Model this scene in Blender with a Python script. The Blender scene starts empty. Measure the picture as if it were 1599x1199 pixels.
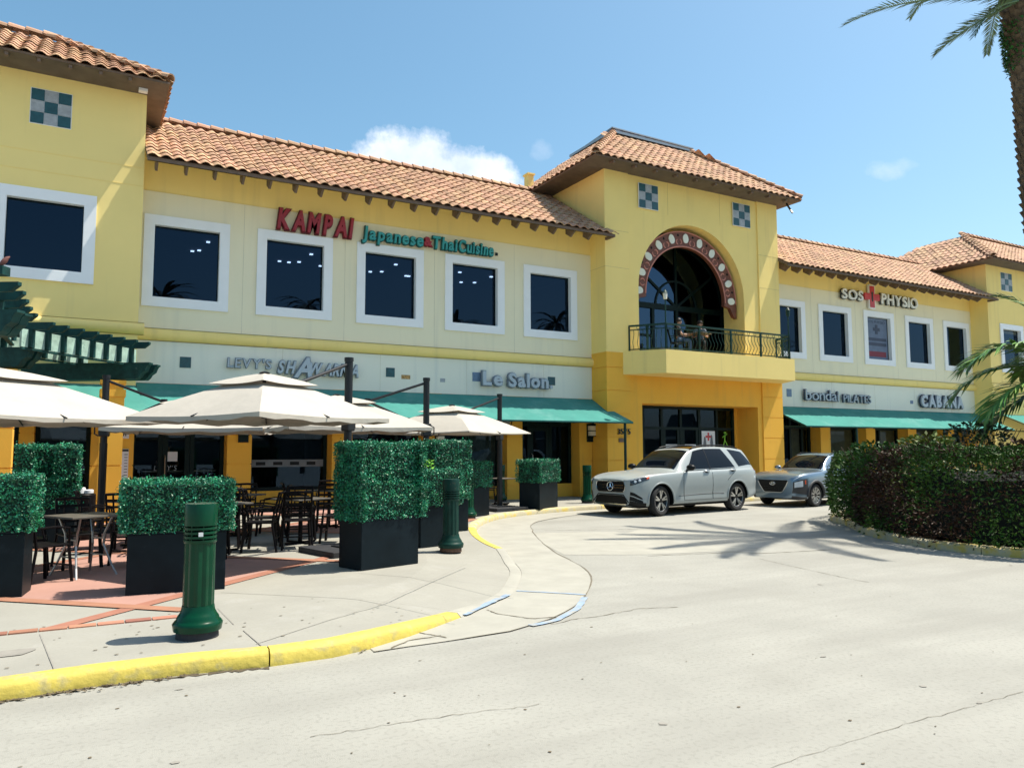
import bpy, bmesh, math, random
from mathutils import Vector, Matrix
from mathutils import noise as mnoise
R = math.radians
rnd = random.Random(7)
scene = bpy.context.scene
COL = scene.collection

# ------------------------------------------------------------ camera, sky, sun
cam_d = bpy.data.cameras.new('camera'); cam = bpy.data.objects.new('camera', cam_d); COL.objects.link(cam)
FPX, PITCH, ROLL, AXIS, HC = 1200.0, R(4.93), R(-.15), R(60.62), 1.66
_d = Vector((math.cos(AXIS)*math.cos(PITCH), math.sin(AXIS)*math.cos(PITCH), math.sin(PITCH)))
_r = Vector((math.sin(AXIS), -math.cos(AXIS), 0)); _u = _r.cross(_d)
_rt = _r*math.cos(ROLL) + _u*math.sin(ROLL); _up = _u*math.cos(ROLL) - _r*math.sin(ROLL)
cam.matrix_world = Matrix(((_rt.x, _up.x, -_d.x, 0), (_rt.y, _up.y, -_d.y, 0), (_rt.z, _up.z, -_d.z, HC), (0, 0, 0, 1)))
cam_d.sensor_fit = 'HORIZONTAL'; cam_d.sensor_width = 36; cam_d.lens = FPX/1599*36
cam_d.clip_start = .05; cam_d.clip_end = 3000
scene.camera = cam

SUN_EL, SUN_B = R(63), R(13.5)          # elevation; angle in front of the facade plane
world = bpy.data.worlds.new('World'); scene.world = world; world.use_nodes = True
nt = world.node_tree; nt.nodes.clear()
def N(tree, t, **kw):
    n = tree.nodes.new(t)
    for k, v in kw.items():
        if k.startswith('i_'):
            key = k[2:]; n.inputs[int(key) if key.isdigit() else key].default_value = v
        else: setattr(n, k, v)
    return n
def mathn(tree, op, a, b=None, c=None, clamp=False):
    n = tree.nodes.new('ShaderNodeMath'); n.operation = op; n.use_clamp = clamp
    for i, v in enumerate((a, b, c)):
        if v is None: continue
        if isinstance(v, (int, float)): n.inputs[i].default_value = v
        else: tree.links.new(v, n.inputs[i])
    return n.outputs[0]
sky = N(nt, 'ShaderNodeTexSky', sky_type='NISHITA', sun_disc=False, sun_elevation=SUN_EL, sun_rotation=R(90)+SUN_B,
        altitude=0, air_density=1.0, dust_density=1.6, ozone_density=2.2)
tc = N(nt, 'ShaderNodeTexCoord')
def cloud(az, el, saz, sel, thr, sc, seed, soft=.35):
    """mask of one cumulus bank round a compass direction, broken up by noise"""
    d = Vector((math.cos(el)*math.cos(az), math.cos(el)*math.sin(az), math.sin(el)))
    t = Vector((-math.sin(az), math.cos(az), 0)); u = d.cross(t)*-1
    if u.z < 0: u = -u
    def dot(v):
        n = N(nt, 'ShaderNodeVectorMath', operation='DOT_PRODUCT'); nt.links.new(tc.outputs['Generated'], n.inputs[0]); n.inputs[1].default_value = v
        return n.outputs['Value']
    a = mathn(nt, 'DIVIDE', dot(t), saz); b = mathn(nt, 'DIVIDE', dot(u), sel)
    r2 = mathn(nt, 'ADD', mathn(nt, 'MULTIPLY', a, a), mathn(nt, 'MULTIPLY', b, b))
    front = mathn(nt, 'GREATER_THAN', dot(d), 0)
    mp = N(nt, 'ShaderNodeMapping'); mp.inputs['Scale'].default_value = (sc, sc, sc); mp.inputs['Location'].default_value = (seed, seed*1.7, seed*.3)
    nt.links.new(tc.outputs['Generated'], mp.inputs[0])
    nz = N(nt, 'ShaderNodeTexNoise', i_Scale=1.0, i_Detail=7.0, i_Roughness=.62); nt.links.new(mp.outputs[0], nz.inputs['Vector'])
    v = mathn(nt, 'ADD', mathn(nt, 'SUBTRACT', thr, mathn(nt, 'MULTIPLY', r2, .5)), mathn(nt, 'MULTIPLY', mathn(nt, 'SUBTRACT', nz.outputs[0], .5), 2.0))
    v = mathn(nt, 'DIVIDE', v, soft, clamp=True)
    v = mathn(nt, 'SMOOTH_MIN', v, 1.0, .3)
    return mathn(nt, 'MULTIPLY', v, front, clamp=True), nz.outputs[0]
c1, n1 = cloud(R(67.6), R(20.0), R(5.0), R(3.0), .72, 11, 3.1)
c2, n2 = cloud(R(63.2), R(19.0), R(3.2), R(2.4), .68, 12, 8.4)
c3, n3 = cloud(R(33.6), R(18.3), R(2.0), R(.9), .30, 22, 1.4, .8)
c4, n4 = cloud(R(58.3), R(21.8), R(1.0), R(1.0), .12, 16, 5.2, .9)
cm = mathn(nt, 'MAXIMUM', mathn(nt, 'MULTIPLY', mathn(nt, 'MAXIMUM', c1, c2), .8), mathn(nt, 'MULTIPLY', mathn(nt, 'MAXIMUM', c3, c4), .38))
hs = N(nt, 'ShaderNodeHueSaturation', i_Saturation=1.12, i_Value=1.0, i_Hue=.479)
nt.links.new(sky.outputs[0], hs.inputs['Color'])
mx = N(nt, 'ShaderNodeMix', data_type='RGBA')
nt.links.new(cm, mx.inputs['Factor']); nt.links.new(hs.outputs[0], mx.inputs[6])
cr = N(nt, 'ShaderNodeMix', data_type='RGBA'); cr.inputs[6].default_value = (5.2, 5.6, 6.4, 1); cr.inputs[7].default_value = (7.6, 7.7, 7.9, 1)
nt.links.new(mathn(nt, 'MULTIPLY', mathn(nt, 'SUBTRACT', n1, .35), 3.0, clamp=True), cr.inputs['Factor'])
nt.links.new(cr.outputs[2], mx.inputs[7])
bg = N(nt, 'ShaderNodeBackground', i_Strength=.098); nt.links.new(mx.outputs[2], bg.inputs[0])
wo = N(nt, 'ShaderNodeOutputWorld'); nt.links.new(bg.outputs[0], wo.inputs[0])

sd = bpy.data.lights.new('sun', 'SUN'); sd.energy = 4.0; sd.angle = R(.53); sd.color = (1, .935, .81)
sun = bpy.data.objects.new('sun', sd); COL.objects.link(sun)
SUNV = Vector((math.cos(SUN_EL)*math.cos(SUN_B), -math.cos(SUN_EL)*math.sin(SUN_B), math.sin(SUN_EL)))
sun.rotation_euler = SUNV.to_track_quat('Z', 'Y').to_euler(); sun.location = SUNV*60

vs = scene.view_settings
vs.view_transform = 'Standard'; vs.look = 'None'; vs.gamma = 1; vs.use_curve_mapping = False; vs.exposure = .97
scene.cycles.max_bounces = 8; scene.cycles.diffuse_bounces = 4; scene.cycles.transparent_max_bounces = 12
scene.cycles.use_denoising = True

# ------------------------------------------------------------ helpers
def ray(px, py):
    return _d + _rt*((px-799.5)/FPX) - _up*((py-599.5)/FPX)
def gp(px, py, z=0.0):               # photo pixel -> point on the level z
    d = ray(px, py); t = (z-HC)/d.z; return Vector((d.x*t, d.y*t, z))
def fp(px, py, Y):                   # photo pixel -> point on the facade plane y = Y
    d = ray(px, py); t = Y/d.y; return Vector((d.x*t, Y, HC+d.z*t))

def pbr(name, col, rough=.6, metal=0.0, var=.12, scale=3.0, bump=0.0, bscale=60.0, spec=.5, coat=0.0, rand=0.0, tint=False, dirt=None, speck=None, smear=None, emis=None, streak=None):
    m = bpy.data.materials.new(name); m.use_nodes = True; t = m.node_tree; b = t.nodes['Principled BSDF']
    b.inputs['Roughness'].default_value = rough; b.inputs['Metallic'].default_value = metal
    b.inputs['Specular IOR Level'].default_value = spec; b.inputs['Coat Weight'].default_value = coat; b.inputs['Coat Roughness'].default_value = .05
    geo = N(t, 'ShaderNodeNewGeometry')
    c = None
    nz = N(t, 'ShaderNodeTexNoise', i_Scale=scale, i_Detail=5.0, i_Roughness=.6); t.links.new(geo.outputs['Position'], nz.inputs['Vector'])
    mix = N(t, 'ShaderNodeMix', data_type='RGBA')
    mix.inputs[6].default_value = (*[x*(1-var) for x in col], 1); mix.inputs[7].default_value = (*[min(1, x*(1+var)) for x in col], 1)
    rm = N(t, 'ShaderNodeMapRange', i_1=.3, i_2=.7); t.links.new(nz.outputs[0], rm.inputs[0]); t.links.new(rm.outputs[0], mix.inputs['Factor'])
    c = mix.outputs[2]
    def layer(fac, colr):
        nonlocal c
        k = N(t, 'ShaderNodeMix', data_type='RGBA'); t.links.new(fac, k.inputs['Factor']); t.links.new(c, k.inputs[6]); k.inputs[7].default_value = (*colr, 1); c = k.outputs[2]
    if dirt:                          # (colour, scale, threshold, amount)
        dn = N(t, 'ShaderNodeTexNoise', i_Scale=dirt[1], i_Detail=6.0, i_Roughness=.65); t.links.new(geo.outputs['Position'], dn.inputs['Vector'])
        f = N(t, 'ShaderNodeMapRange', i_1=dirt[2], i_2=dirt[2]+.15, i_3=0.0, i_4=dirt[3]); t.links.new(dn.outputs[0], f.inputs[0]); layer(f.outputs[0], dirt[0])
    if smear:                         # wheel-worn bands: noise drawn out along one ground direction (colour, angle, threshold, amount)
        mp = N(t, 'ShaderNodeMapping'); mp.inputs['Rotation'].default_value = (0, 0, smear[1]); mp.inputs['Scale'].default_value = (.16, 1.5, 1); t.links.new(geo.outputs['Position'], mp.inputs[0])
        dn = N(t, 'ShaderNodeTexNoise', i_Scale=1.0, i_Detail=6.0, i_Roughness=.6); t.links.new(mp.outputs[0], dn.inputs['Vector'])
        f = N(t, 'ShaderNodeMapRange', i_1=smear[2], i_2=smear[2]+.2, i_3=0.0, i_4=smear[3]); t.links.new(dn.outputs[0], f.inputs[0]); layer(f.outputs[0], smear[0])
    if speck:                         # aggregate grain (colour, scale, amount)
        dn = N(t, 'ShaderNodeTexNoise', i_Scale=speck[1], i_Detail=2.0); t.links.new(geo.outputs['Position'], dn.inputs['Vector'])
        f = N(t, 'ShaderNodeMapRange', i_1=.52, i_2=.66, i_3=0.0, i_4=speck[2]); t.links.new(dn.outputs[0], f.inputs[0]); layer(f.outputs[0], speck[0])
    if streak:                        # rain streaks: noise stretched along z  (colour, threshold, amount)
        mp = N(t, 'ShaderNodeMapping'); mp.inputs['Scale'].default_value = (3.5, 3.5, .22); t.links.new(geo.outputs['Position'], mp.inputs[0])
        dn = N(t, 'ShaderNodeTexNoise', i_Scale=1.0, i_Detail=4.0); t.links.new(mp.outputs[0], dn.inputs['Vector'])
        f = N(t, 'ShaderNodeMapRange', i_1=streak[1], i_2=streak[1]+.2, i_3=0.0, i_4=streak[2]); t.links.new(dn.outputs[0], f.inputs[0]); layer(f.outputs[0], streak[0])
    if rand or tint:
        hv = N(t, 'ShaderNodeHueSaturation'); t.links.new(c, hv.inputs['Color']); c = hv.outputs[0]
        if tint:
            src = N(t, 'ShaderNodeAttribute', attribute_name='tint').outputs['Fac']
        else:
            src = N(t, 'ShaderNodeObjectInfo').outputs['Random']
        r_ = rand or .3
        mr = N(t, 'ShaderNodeMapRange', i_3=1-r_, i_4=1+r_); t.links.new(src, mr.inputs[0]); t.links.new(mr.outputs[0], hv.inputs['Value'])
        mh = N(t, 'ShaderNodeMapRange', i_3=.5-r_*.045, i_4=.5+r_*.045); t.links.new(mathn(t, 'FRACT', mathn(t, 'MULTIPLY', src, 7.3)), mh.inputs[0]); t.links.new(mh.outputs[0], hv.inputs['Hue'])
    t.links.new(c, b.inputs['Base Color'])
    if bump:
        bn = N(t, 'ShaderNodeTexNoise', i_Scale=bscale, i_Detail=4.0); t.links.new(geo.outputs['Position'], bn.inputs['Vector'])
        bp = N(t, 'ShaderNodeBump', i_Strength=bump, i_Distance=.01); t.links.new(bn.outputs[0], bp.inputs['Height']); t.links.new(bp.outputs[0], b.inputs['Normal'])
    if emis:
        b.inputs['Emission Color'].default_value = (*emis[:3], 1); b.inputs['Emission Strength'].default_value = emis[3]
    return m
def glassmat(name, tint, refl_rough=.0, ior=1.5):
    """thin architectural glass: tinted straight-through plus fresnel mirror"""
    m = bpy.data.materials.new(name); m.use_nodes = True; t = m.node_tree; t.nodes.clear()
    tr = N(t, 'ShaderNodeBsdfTransparent'); tr.inputs[0].default_value = (*tint, 1)
    gl = N(t, 'ShaderNodeBsdfGlossy', i_Roughness=refl_rough); gl.inputs[0].default_value = (.42, .66, 1, 1)
    mx_ = N(t, 'ShaderNodeMixShader'); gg = N(t, 'ShaderNodeNewGeometry'); dp = N(t, 'ShaderNodeVectorMath', operation='DOT_PRODUCT')
    t.links.new(gg.outputs['Normal'], dp.inputs[0]); t.links.new(gg.outputs['Incoming'], dp.inputs[1])
    om = mathn(t, 'SUBTRACT', 1.0, mathn(t, 'ABSOLUTE', dp.outputs['Value']), clamp=True)
    f0 = ((ior-1)/(ior+1))**2; fz = mathn(t, 'MULTIPLY_ADD', mathn(t, 'POWER', om, 5.0), 1-f0, f0)   # Schlick, the same from both sides
    t.links.new(fz, mx_.inputs[0]); t.links.new(tr.outputs[0], mx_.inputs[1]); t.links.new(gl.outputs[0], mx_.inputs[2])
    o = N(t, 'ShaderNodeOutputMaterial'); t.links.new(mx_.outputs[0], o.inputs[0]); return m

class MB:
    def __init__(s): s.v = []; s.f = []; s.m = []; s.mi = 0
    def add(s, vs, fs):
        o = len(s.v); s.v += [tuple(v) for v in vs]; s.f += [tuple(i+o for i in f) for f in fs]; s.m += [s.mi]*len(fs); return s
    def quad(s, a, b, c, d): return s.add((a, b, c, d), ((0, 1, 2, 3),))
    def box(s, x0, x1, y0, y1, z0, z1, M=None):
        vs = [Vector((x, y, z)) for z in (z0, z1) for y in (y0, y1) for x in (x0, x1)]
        if M: vs = [M @ v for v in vs]
        return s.add(vs, ((0, 2, 3, 1), (4, 5, 7, 6), (0, 1, 5, 4), (2, 6, 7, 3), (0, 4, 6, 2), (1, 3, 7, 5)))
    def prism(s, poly, off, cap=True):
        """poly: list of 3d points; extruded by the vector off"""
        n = len(poly); off = Vector(off); a = [Vector(p) for p in poly]; b = [p+off for p in a]
        fs = [(i, (i+1) % n, (i+1) % n+n, i+n) for i in range(n)]
        if cap: fs += [tuple(range(n))[::-1], tuple(range(n, 2*n))]
        return s.add(a+b, fs)
    def tube(s, path, r, n=8, close=False):
        path = [Vector(p) for p in path]; k = len(path); rs = r if isinstance(r, (list, tuple)) else [r]*k
        vs = []; prev = None
        for i, p in enumerate(path):
            t = (path[(i+1) % k]-path[i-1]) if close else (path[min(i+1, k-1)]-path[max(i-1, 0)]); t.normalize()
            if prev is None: a = t.orthogonal().normalized()
            else:
                a = prev - t*prev.dot(t); a = a.normalized() if a.length > 1e-6 else t.orthogonal().normalized()
            prev = a; b = t.cross(a)
            vs += [p+(a*math.cos(2*math.pi*j/n)+b*math.sin(2*math.pi*j/n))*rs[i] for j in range(n)]
        fs = [(i*n+j, i*n+(j+1) % n, ((i+1) % k)*n+(j+1) % n, ((i+1) % k)*n+j) for i in range(k if close else k-1) for j in range(n)]
        if not close: fs += [tuple(range(n))[::-1], tuple(range((k-1)*n, k*n))]
        return s.add(vs, fs)
    def bar(s, a, b, w, h=None, up=(0, 0, 1)):
        """square bar from a to b"""
        a, b = Vector(a), Vector(b); h = h or w; t = (b-a).normalized(); up = Vector(up)
        x = t.cross(up)
        x = x.normalized() if x.length > 1e-4 else Vector((1, 0, 0)); y = x.cross(t)
        vs = [p+x*(i*w/2)+y*(j*h/2) for p in (a, b) for i, j in ((-1, -1), (1, -1), (1, 1), (-1, 1))]
        return s.add(vs, ((0, 1, 2, 3), (7, 6, 5, 4), (0, 4, 5, 1), (1, 5, 6, 2), (2, 6, 7, 3), (3, 7, 4, 0)))
    def lathe(s, prof, n=24, o=(0, 0, 0)):
        o = Vector(o); vs = [o+Vector((r*math.cos(2*math.pi*j/n), r*math.sin(2*math.pi*j/n), z)) for r, z in prof for j in range(n)]
        k = len(prof); fs = [(i*n+j, i*n+(j+1) % n, (i+1)*n+(j+1) % n, (i+1)*n+j) for i in range(k-1) for j in range(n)]
        fs += [tuple(range(n))[::-1], tuple(range((k-1)*n, k*n))]
        return s.add(vs, fs)
    def build(s, name, mat, parent=None, smooth=False, M=None, fix=True, bevel=0, auto=None):
        me = bpy.data.meshes.new(name); me.from_pydata([tuple(v) for v in s.v], [], s.f); me.update()
        if fix:
            bm = bmesh.new(); bm.from_mesh(me); bmesh.ops.recalc_face_normals(bm, faces=bm.faces); bm.to_mesh(me); bm.free()
        mats = mat if isinstance(mat, (list, tuple)) else [mat]
        for q in mats: me.materials.append(q)
        if len(mats) > 1: me.polygons.foreach_set('material_index', s.m)
        o = bpy.data.objects.new(name, me); COL.objects.link(o)
        if smooth or auto:
            me.polygons.foreach_set('use_smooth', [True]*len(me.polygons))
            if auto: me.set_sharp_from_angle(angle=R(auto))
        if M is not None: o.matrix_world = M
        if parent is not None: o.parent = parent
        if bevel:
            bv = o.modifiers.new('bevel', 'BEVEL'); bv.width = bevel; bv.segments = 2; bv.limit_method = 'ANGLE'
        return o
def box(name, mat, parent, *a, **k): return MB().box(*a).build(name, mat, parent, **k)
def empty(name, loc=(0, 0, 0), rz=0.0):
    o = bpy.data.objects.new(name, None); COL.objects.link(o); o.location = loc; o.rotation_euler = (0, 0, rz); o.empty_display_size = .2; return o
def tag(o, label=None, cat=None, group=None, kind=None):
    if label: o['label'] = label
    if cat: o['category'] = cat
    if group: o['group'] = group
    if kind: o['kind'] = kind
    return o
def thing(name, label, cat, loc=(0, 0, 0), rz=0.0, group=None): return tag(empty(name, loc, rz), label, cat, group)
def copy_tree(o, parent=None):
    c = o.copy(); COL.objects.link(c)
    if parent: c.parent = parent
    for ch in list(o.children): copy_tree(ch, c)
    return c
def lib(o):                          # a hidden-free prototype: used once itself, then copied
    return o
def rotz(a): return Matrix.Rotation(a, 4, 'Z')
_glyph = {}
def glyph(ch, bold, depth, shear=0.0):
    k = (ch, round(bold, 3), round(depth, 3), shear)
    if k in _glyph: return _glyph[k]
    cu = bpy.data.curves.new('g', 'FONT'); cu.body = ch; cu.size = 1.0; cu.offset = bold; cu.extrude = depth; cu.shear = shear; cu.resolution_u = 4
    ob = bpy.data.objects.new('g', cu); COL.objects.link(ob); dg = bpy.context.evaluated_depsgraph_get(); dg.update()
    me = bpy.data.meshes.new_from_object(ob.evaluated_get(dg)); bpy.data.objects.remove(ob)
    xs = [v.co.x for v in me.vertices] or [0, .3]
    _glyph[k] = (me, min(xs), max(xs)); return _glyph[k]
def lettering(text, parent, mat, x0, x1, zb, h, y, bold=.0, depth=.05, shear=0.0, gap=.09, name='letter', back=None, caps=.72, slope=0.0):
    """one mesh per letter, stood on a wall plane y, spread from x0 to x1, cap height h"""
    gs = []; w = 0
    for ch in text:
        if ch == ' ': gs.append((None, w)); w += .3; continue
        me, a, b = glyph(ch, bold, depth/(h/caps), shear); gs.append((ch, w-a)); w += (b-a)+gap
    w -= gap; sx = (x1-x0)/w; sz = h/caps; out = []
    for ch, ox in gs:
        if ch is None: continue
        src, a, b = glyph(ch, bold, depth/(h/caps), shear)
        for layer_, mm in ((0, mat),)+(((1, back),) if back else ()):
            me = src.copy()
            if layer_:
                src2, a2, b2 = glyph(ch, bold+.045, depth/(h/caps)*.5, shear); me = src2.copy()
            me.materials.clear(); me.materials.append(mm)
            o = bpy.data.objects.new(name if not layer_ else 'letter_edge', me); COL.objects.link(o)
            M = Matrix.Translation((x0+ox*sx, y+(.02 if layer_ else 0)*0+(depth*.55 if layer_ else 0), zb+slope*(ox*sx))) @ Matrix.Rotation(R(90), 4, 'X') @ Matrix.Diagonal((sx, sz, sz, 1))
            me.transform(M)
            if layer_: o.parent = out[-1]
            else: o.parent = parent; out.append(o)
    return out
# ------------------------------------------------------------ materials
M_ = {}
M_['asphalt'] = pbr('asphalt', (.292, .286, .252), .9, var=.10, scale=.7, bump=.35, bscale=140, speck=((.19, .185, .16), 30, .36), smear=((.235, .228, .20), .25, .46, .6), dirt=((.25, .242, .21), .8, .55, .55))
M_['concrete'] = pbr('concrete', (.285, .275, .236), .85, speck=((.24, .23, .19), 34, .3), smear=((.25, .24, .2), -.5, .56, .4), var=.08, scale=1.3, bump=.2, bscale=120, dirt=((.34, .33, .30), 1.7, .57, .55))
M_['apron'] = pbr('apron_concrete', (.325, .314, .268), .85, var=.10, scale=2.2, bump=.2, bscale=110, dirt=((.36, .34, .30), 2.6, .56, .6))
M_['pink'] = pbr('pink_pavement', (.36, .20, .16), .85, var=.08, scale=1.5, bump=.15, bscale=120, dirt=((.42, .24, .2), 2.2, .58, .5))
M_['brick'] = pbr('paving_brick', (.34, .15, .095), .85, var=.1, scale=6, rand=.25, bump=.2)
M_['curb_yellow'] = pbr('curb_yellow', (.52, .41, .07), .7, var=.12, scale=5, bump=.6, bscale=22, speck=((.34, .29, .10), 9, .55), dirt=((.36, .33, .22), 4.5, .54, .75))
M_['curb_concrete'] = pbr('curb_concrete', (.42, .38, .26), .85, var=.15, scale=4, bump=.4, bscale=40, dirt=((.5, .36, .04), 4, .48, .8))
M_['blue_line'] = pbr('blue_line', (.24, .32, .42), .8, var=.15, scale=6, dirt=((.34, .325, .28), 8, .48, .9))
M_['crack'] = pbr('crack_dirt', (.15, .13, .095), .95, var=.3, scale=20)
M_['leaflitter'] = pbr('leaf_litter', (.12, .092, .055), .9, var=.4, scale=30)
M_['oil'] = pbr('oil_stain', (.24, .225, .195), .85, var=.12, scale=8)
M_['yellow'] = pbr('stucco_yellow', (.92, .70, .24), .85, var=.035, scale=.6, bump=.35, bscale=80, streak=((.66, .5, .2), .56, .42))
M_['cream'] = pbr('stucco_cream', (.84, .77, .55), .85, var=.03, scale=.5, bump=.35, bscale=80, streak=((.66, .62, .47), .56, .42))
M_['upper'] = pbr('stucco_pale_yellow', (.92, .72, .27), .85, var=.03, scale=.5, bump=.35, bscale=80, streak=((.68, .54, .24), .56, .42))
M_['white'] = pbr('stucco_white', (.80, .78, .66), .85, var=.03, scale=.5, bump=.1, bscale=170, streak=((.58, .6, .55), .56, .45))
M_['ochre'] = pbr('stucco_ochre', (.86, .45, .05), .85, var=.05, scale=.8, bump=.35, bscale=80, streak=((.58, .33, .07), .55, .45))
M_['frame'] = pbr('white_frame', (.84, .85, .86), .6, var=.02, bump=.05)
M_['soffit'] = pbr('soffit_brown', (.13, .10, .075), .9, var=.2, scale=3)
M_['timber'] = pbr('brown_timber', (.16, .11, .08), .85, var=.2, scale=6)
M_['tile'] = pbr('clay_tile', (.46, .27, .16), .8, var=.14, scale=2.2, rand=.24, bump=.25, bscale=40, dirt=((.42, .23, .15), 2.6, .58, .5))
M_['tiles'] = pbr('clay_tiles', (.46, .27, .16), .8, var=.14, scale=2.2, rand=.24, tint=True, bump=.25, bscale=40, dirt=((.42, .23, .15), 2.6, .58, .5))
M_['green_dark'] = pbr('green_metal', (.008, .04, .03), .45, spec=.25, var=.2, scale=5)
M_['mullion'] = pbr('black_green_frame', (.004, .014, .013), .45, var=.1, spec=.15)
M_['glass'] = glassmat('window_glass', (.085, .125, .20), .0, 1.5)
M_['archglass'] = glassmat('arch_glass', (.10, .19, .26), .0, 1.9)
M_['shopglass'] = glassmat('shop_glass', (.36, .42, .40), .0, 1.5)
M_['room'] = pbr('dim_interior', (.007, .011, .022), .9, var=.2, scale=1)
M_['room2'] = pbr('shop_interior', (.05, .045, .04), .9, var=.3, scale=1.3)
M_['downlight'] = pbr('downlight', (.9, .9, .9), .5, emis=(1, .97, .92, 4.5))
M_['tealtile'] = pbr('teal_tile', (.015, .075, .09), .35, var=.25, scale=9)
M_['greytile'] = pbr('grey_tile', (.33, .35, .37), .4, var=.22, scale=8)
M_['bluetile'] = pbr('blue_tile', (.12, .19, .30), .4, var=.25, scale=12)
M_['awning'] = pbr('awning_canvas', (.06, .235, .205), .85, spec=.1, var=.08, scale=1.6, bump=.35, bscale=5, dirt=((.13, .30, .27), 1.4, .52, .5), streak=((.06, .2, .19), .55, .4))
M_['mosaic'] = pbr('mosaic_red', (.15, .05, .03), .6, var=.35, scale=22)
M_['mosaic_w'] = pbr('mosaic_white', (.72, .74, .64), .6, var=.05)
M_['mosaic_p'] = pbr('mosaic_pink', (.55, .22, .17), .6, var=.15)
M_['ltgreen'] = pbr('weathered_green', (.30, .44, .37), .85, var=.3, scale=5, dirt=((.06, .15, .13), 6, .57, .8))
M_['pergola'] = pbr('pergola_green', (.008, .045, .042), .6, spec=.2, var=.35, scale=6, bump=.2, dirt=((.10, .17, .15), 7, .62, .6))
M_['canvas'] = pbr('umbrella_canvas', (.42, .388, .335), .9, var=.05, scale=2, bump=.9, bscale=5, dirt=((.36, .32, .265), 2.4, .58, .45))
M_['pole'] = pbr('charcoal_metal', (.012, .014, .017), .4, var=.15, spec=.3)
M_['slab'] = pbr('dark_base_slab', (.035, .036, .04), .7, spec=.2, var=.15, scale=8)
M_['planter'] = pbr('planter_slate', (.006, .012, .016), .45, spec=.12, var=.25, scale=3, dirt=((.022, .032, .04), 3.5, .60, .5))
M_['box1'] = pbr('box_leaf', (.012, .175, .084), .45, var=.25, scale=14, tint=True, rand=.65)
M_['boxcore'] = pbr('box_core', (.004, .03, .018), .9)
M_['bollard'] = pbr('bollard_green', (.001, .042, .019), .25, var=.15, scale=8, spec=.22)
M_['bollard_old'] = pbr('bollard_green_faded', (.005, .035, .026), .45, var=.25, scale=9, spec=.2, dirt=((.16, .1, .07), 10, .62, .6))
M_['rust'] = pbr('rust', (.13, .07, .045), .9, var=.4, scale=20)
M_['black'] = pbr('black_gap', (.004, .004, .004), .9)
M_['chair'] = pbr('black_chair', (.006, .005, .006), .45, var=.15, spec=.12)
M_['tabletop'] = pbr('table_top', (.10, .09, .075), .45, var=.15, scale=6)
M_['steel'] = pbr('silver_steel', (.42, .40, .38), .35, metal=.8, var=.08)
M_['red'] = pbr('sign_red', (.30, .012, .018), .4)
M_['redside'] = pbr('sign_red_side', (.12, .006, .01), .5)
M_['teal'] = pbr('sign_teal', (.03, .30, .30), .4)
M_['tealdk'] = pbr('sign_teal_edge', (.008, .07, .065), .5)
M_['signgrey'] = pbr('sign_silver', (.42, .47, .52), .45, var=.04)
M_['signgreydk'] = pbr('sign_silver_edge', (.17, .20, .24), .5)
M_['signwhite'] = pbr('sign_white', (.82, .82, .78), .4)
M_['signblack'] = pbr('sign_black', (.02, .025, .025), .5)
M_['crossred'] = pbr('cross_red', (.55, .05, .06), .4)
M_['navy'] = pbr('sign_navy', (.022, .035, .075), .5)
M_['paper'] = pbr('paper', (.75, .75, .76), .8, var=.03)
M_['lamp_glass'] = pbr('lamp_glass', (.78, .74, .62), .5)
M_['trunk'] = pbr('palm_trunk', (.12, .085, .055), .95, var=.45, scale=9, bump=.8, bscale=18)
M_['moss'] = pbr('trunk_fern', (.02, .12, .02), .6, var=.4, scale=20, tint=True, rand=.5)
M_['frond'] = pbr('palm_frond', (.11, .235, .04), .5, var=.35, scale=4, tint=True, rand=.5)
M_['frond2'] = pbr('date_frond', (.10, .16, .08), .55, var=.3, scale=4, tint=True, rand=.5)
M_['hgreen'] = pbr('hedge_green', (.042, .10, .012), .55, spec=.25, var=.35, scale=4, tint=True, rand=.6)
M_['hred'] = pbr('hedge_red', (.052, .024, .012), .55, spec=.25, var=.45, scale=3, tint=True, rand=.7)
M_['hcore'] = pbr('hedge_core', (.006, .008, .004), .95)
M_['soil'] = pbr('soil', (.06, .045, .03), .95, var=.3)
M_['beige'] = pbr('beige_shutter', (.42, .31, .18), .8, var=.15, scale=3)
M_['skin'] = pbr('skin', (.42, .23, .15), .55)
M_['hair'] = pbr('dark_hair', (.02, .013, .01), .6)
M_['cloth_black'] = pbr('black_cloth', (.015, .015, .017), .85)
M_['cloth_blue'] = pbr('blue_cloth', (.07, .12, .22), .85)
M_['cloth_grey'] = pbr('grey_cloth', (.16, .17, .19), .85)

# ------------------------------------------------------------ ground, road, pavement
ZS = .12
o = MB().quad((-900, -900, -.03), (900, -900, -.03), (900, 900, -.03), (-900, 900, -.03)).build('ground', pbr('ground_far', (.30, .30, .26), .95, var=.2, scale=.05)); tag(o, kind='structure')
road = MB().quad((-70, -45, 0), (110, -45, 0), (110, 40, 0), (-70, 40, 0)).build('road', M_['asphalt']); tag(road, kind='structure')
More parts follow.
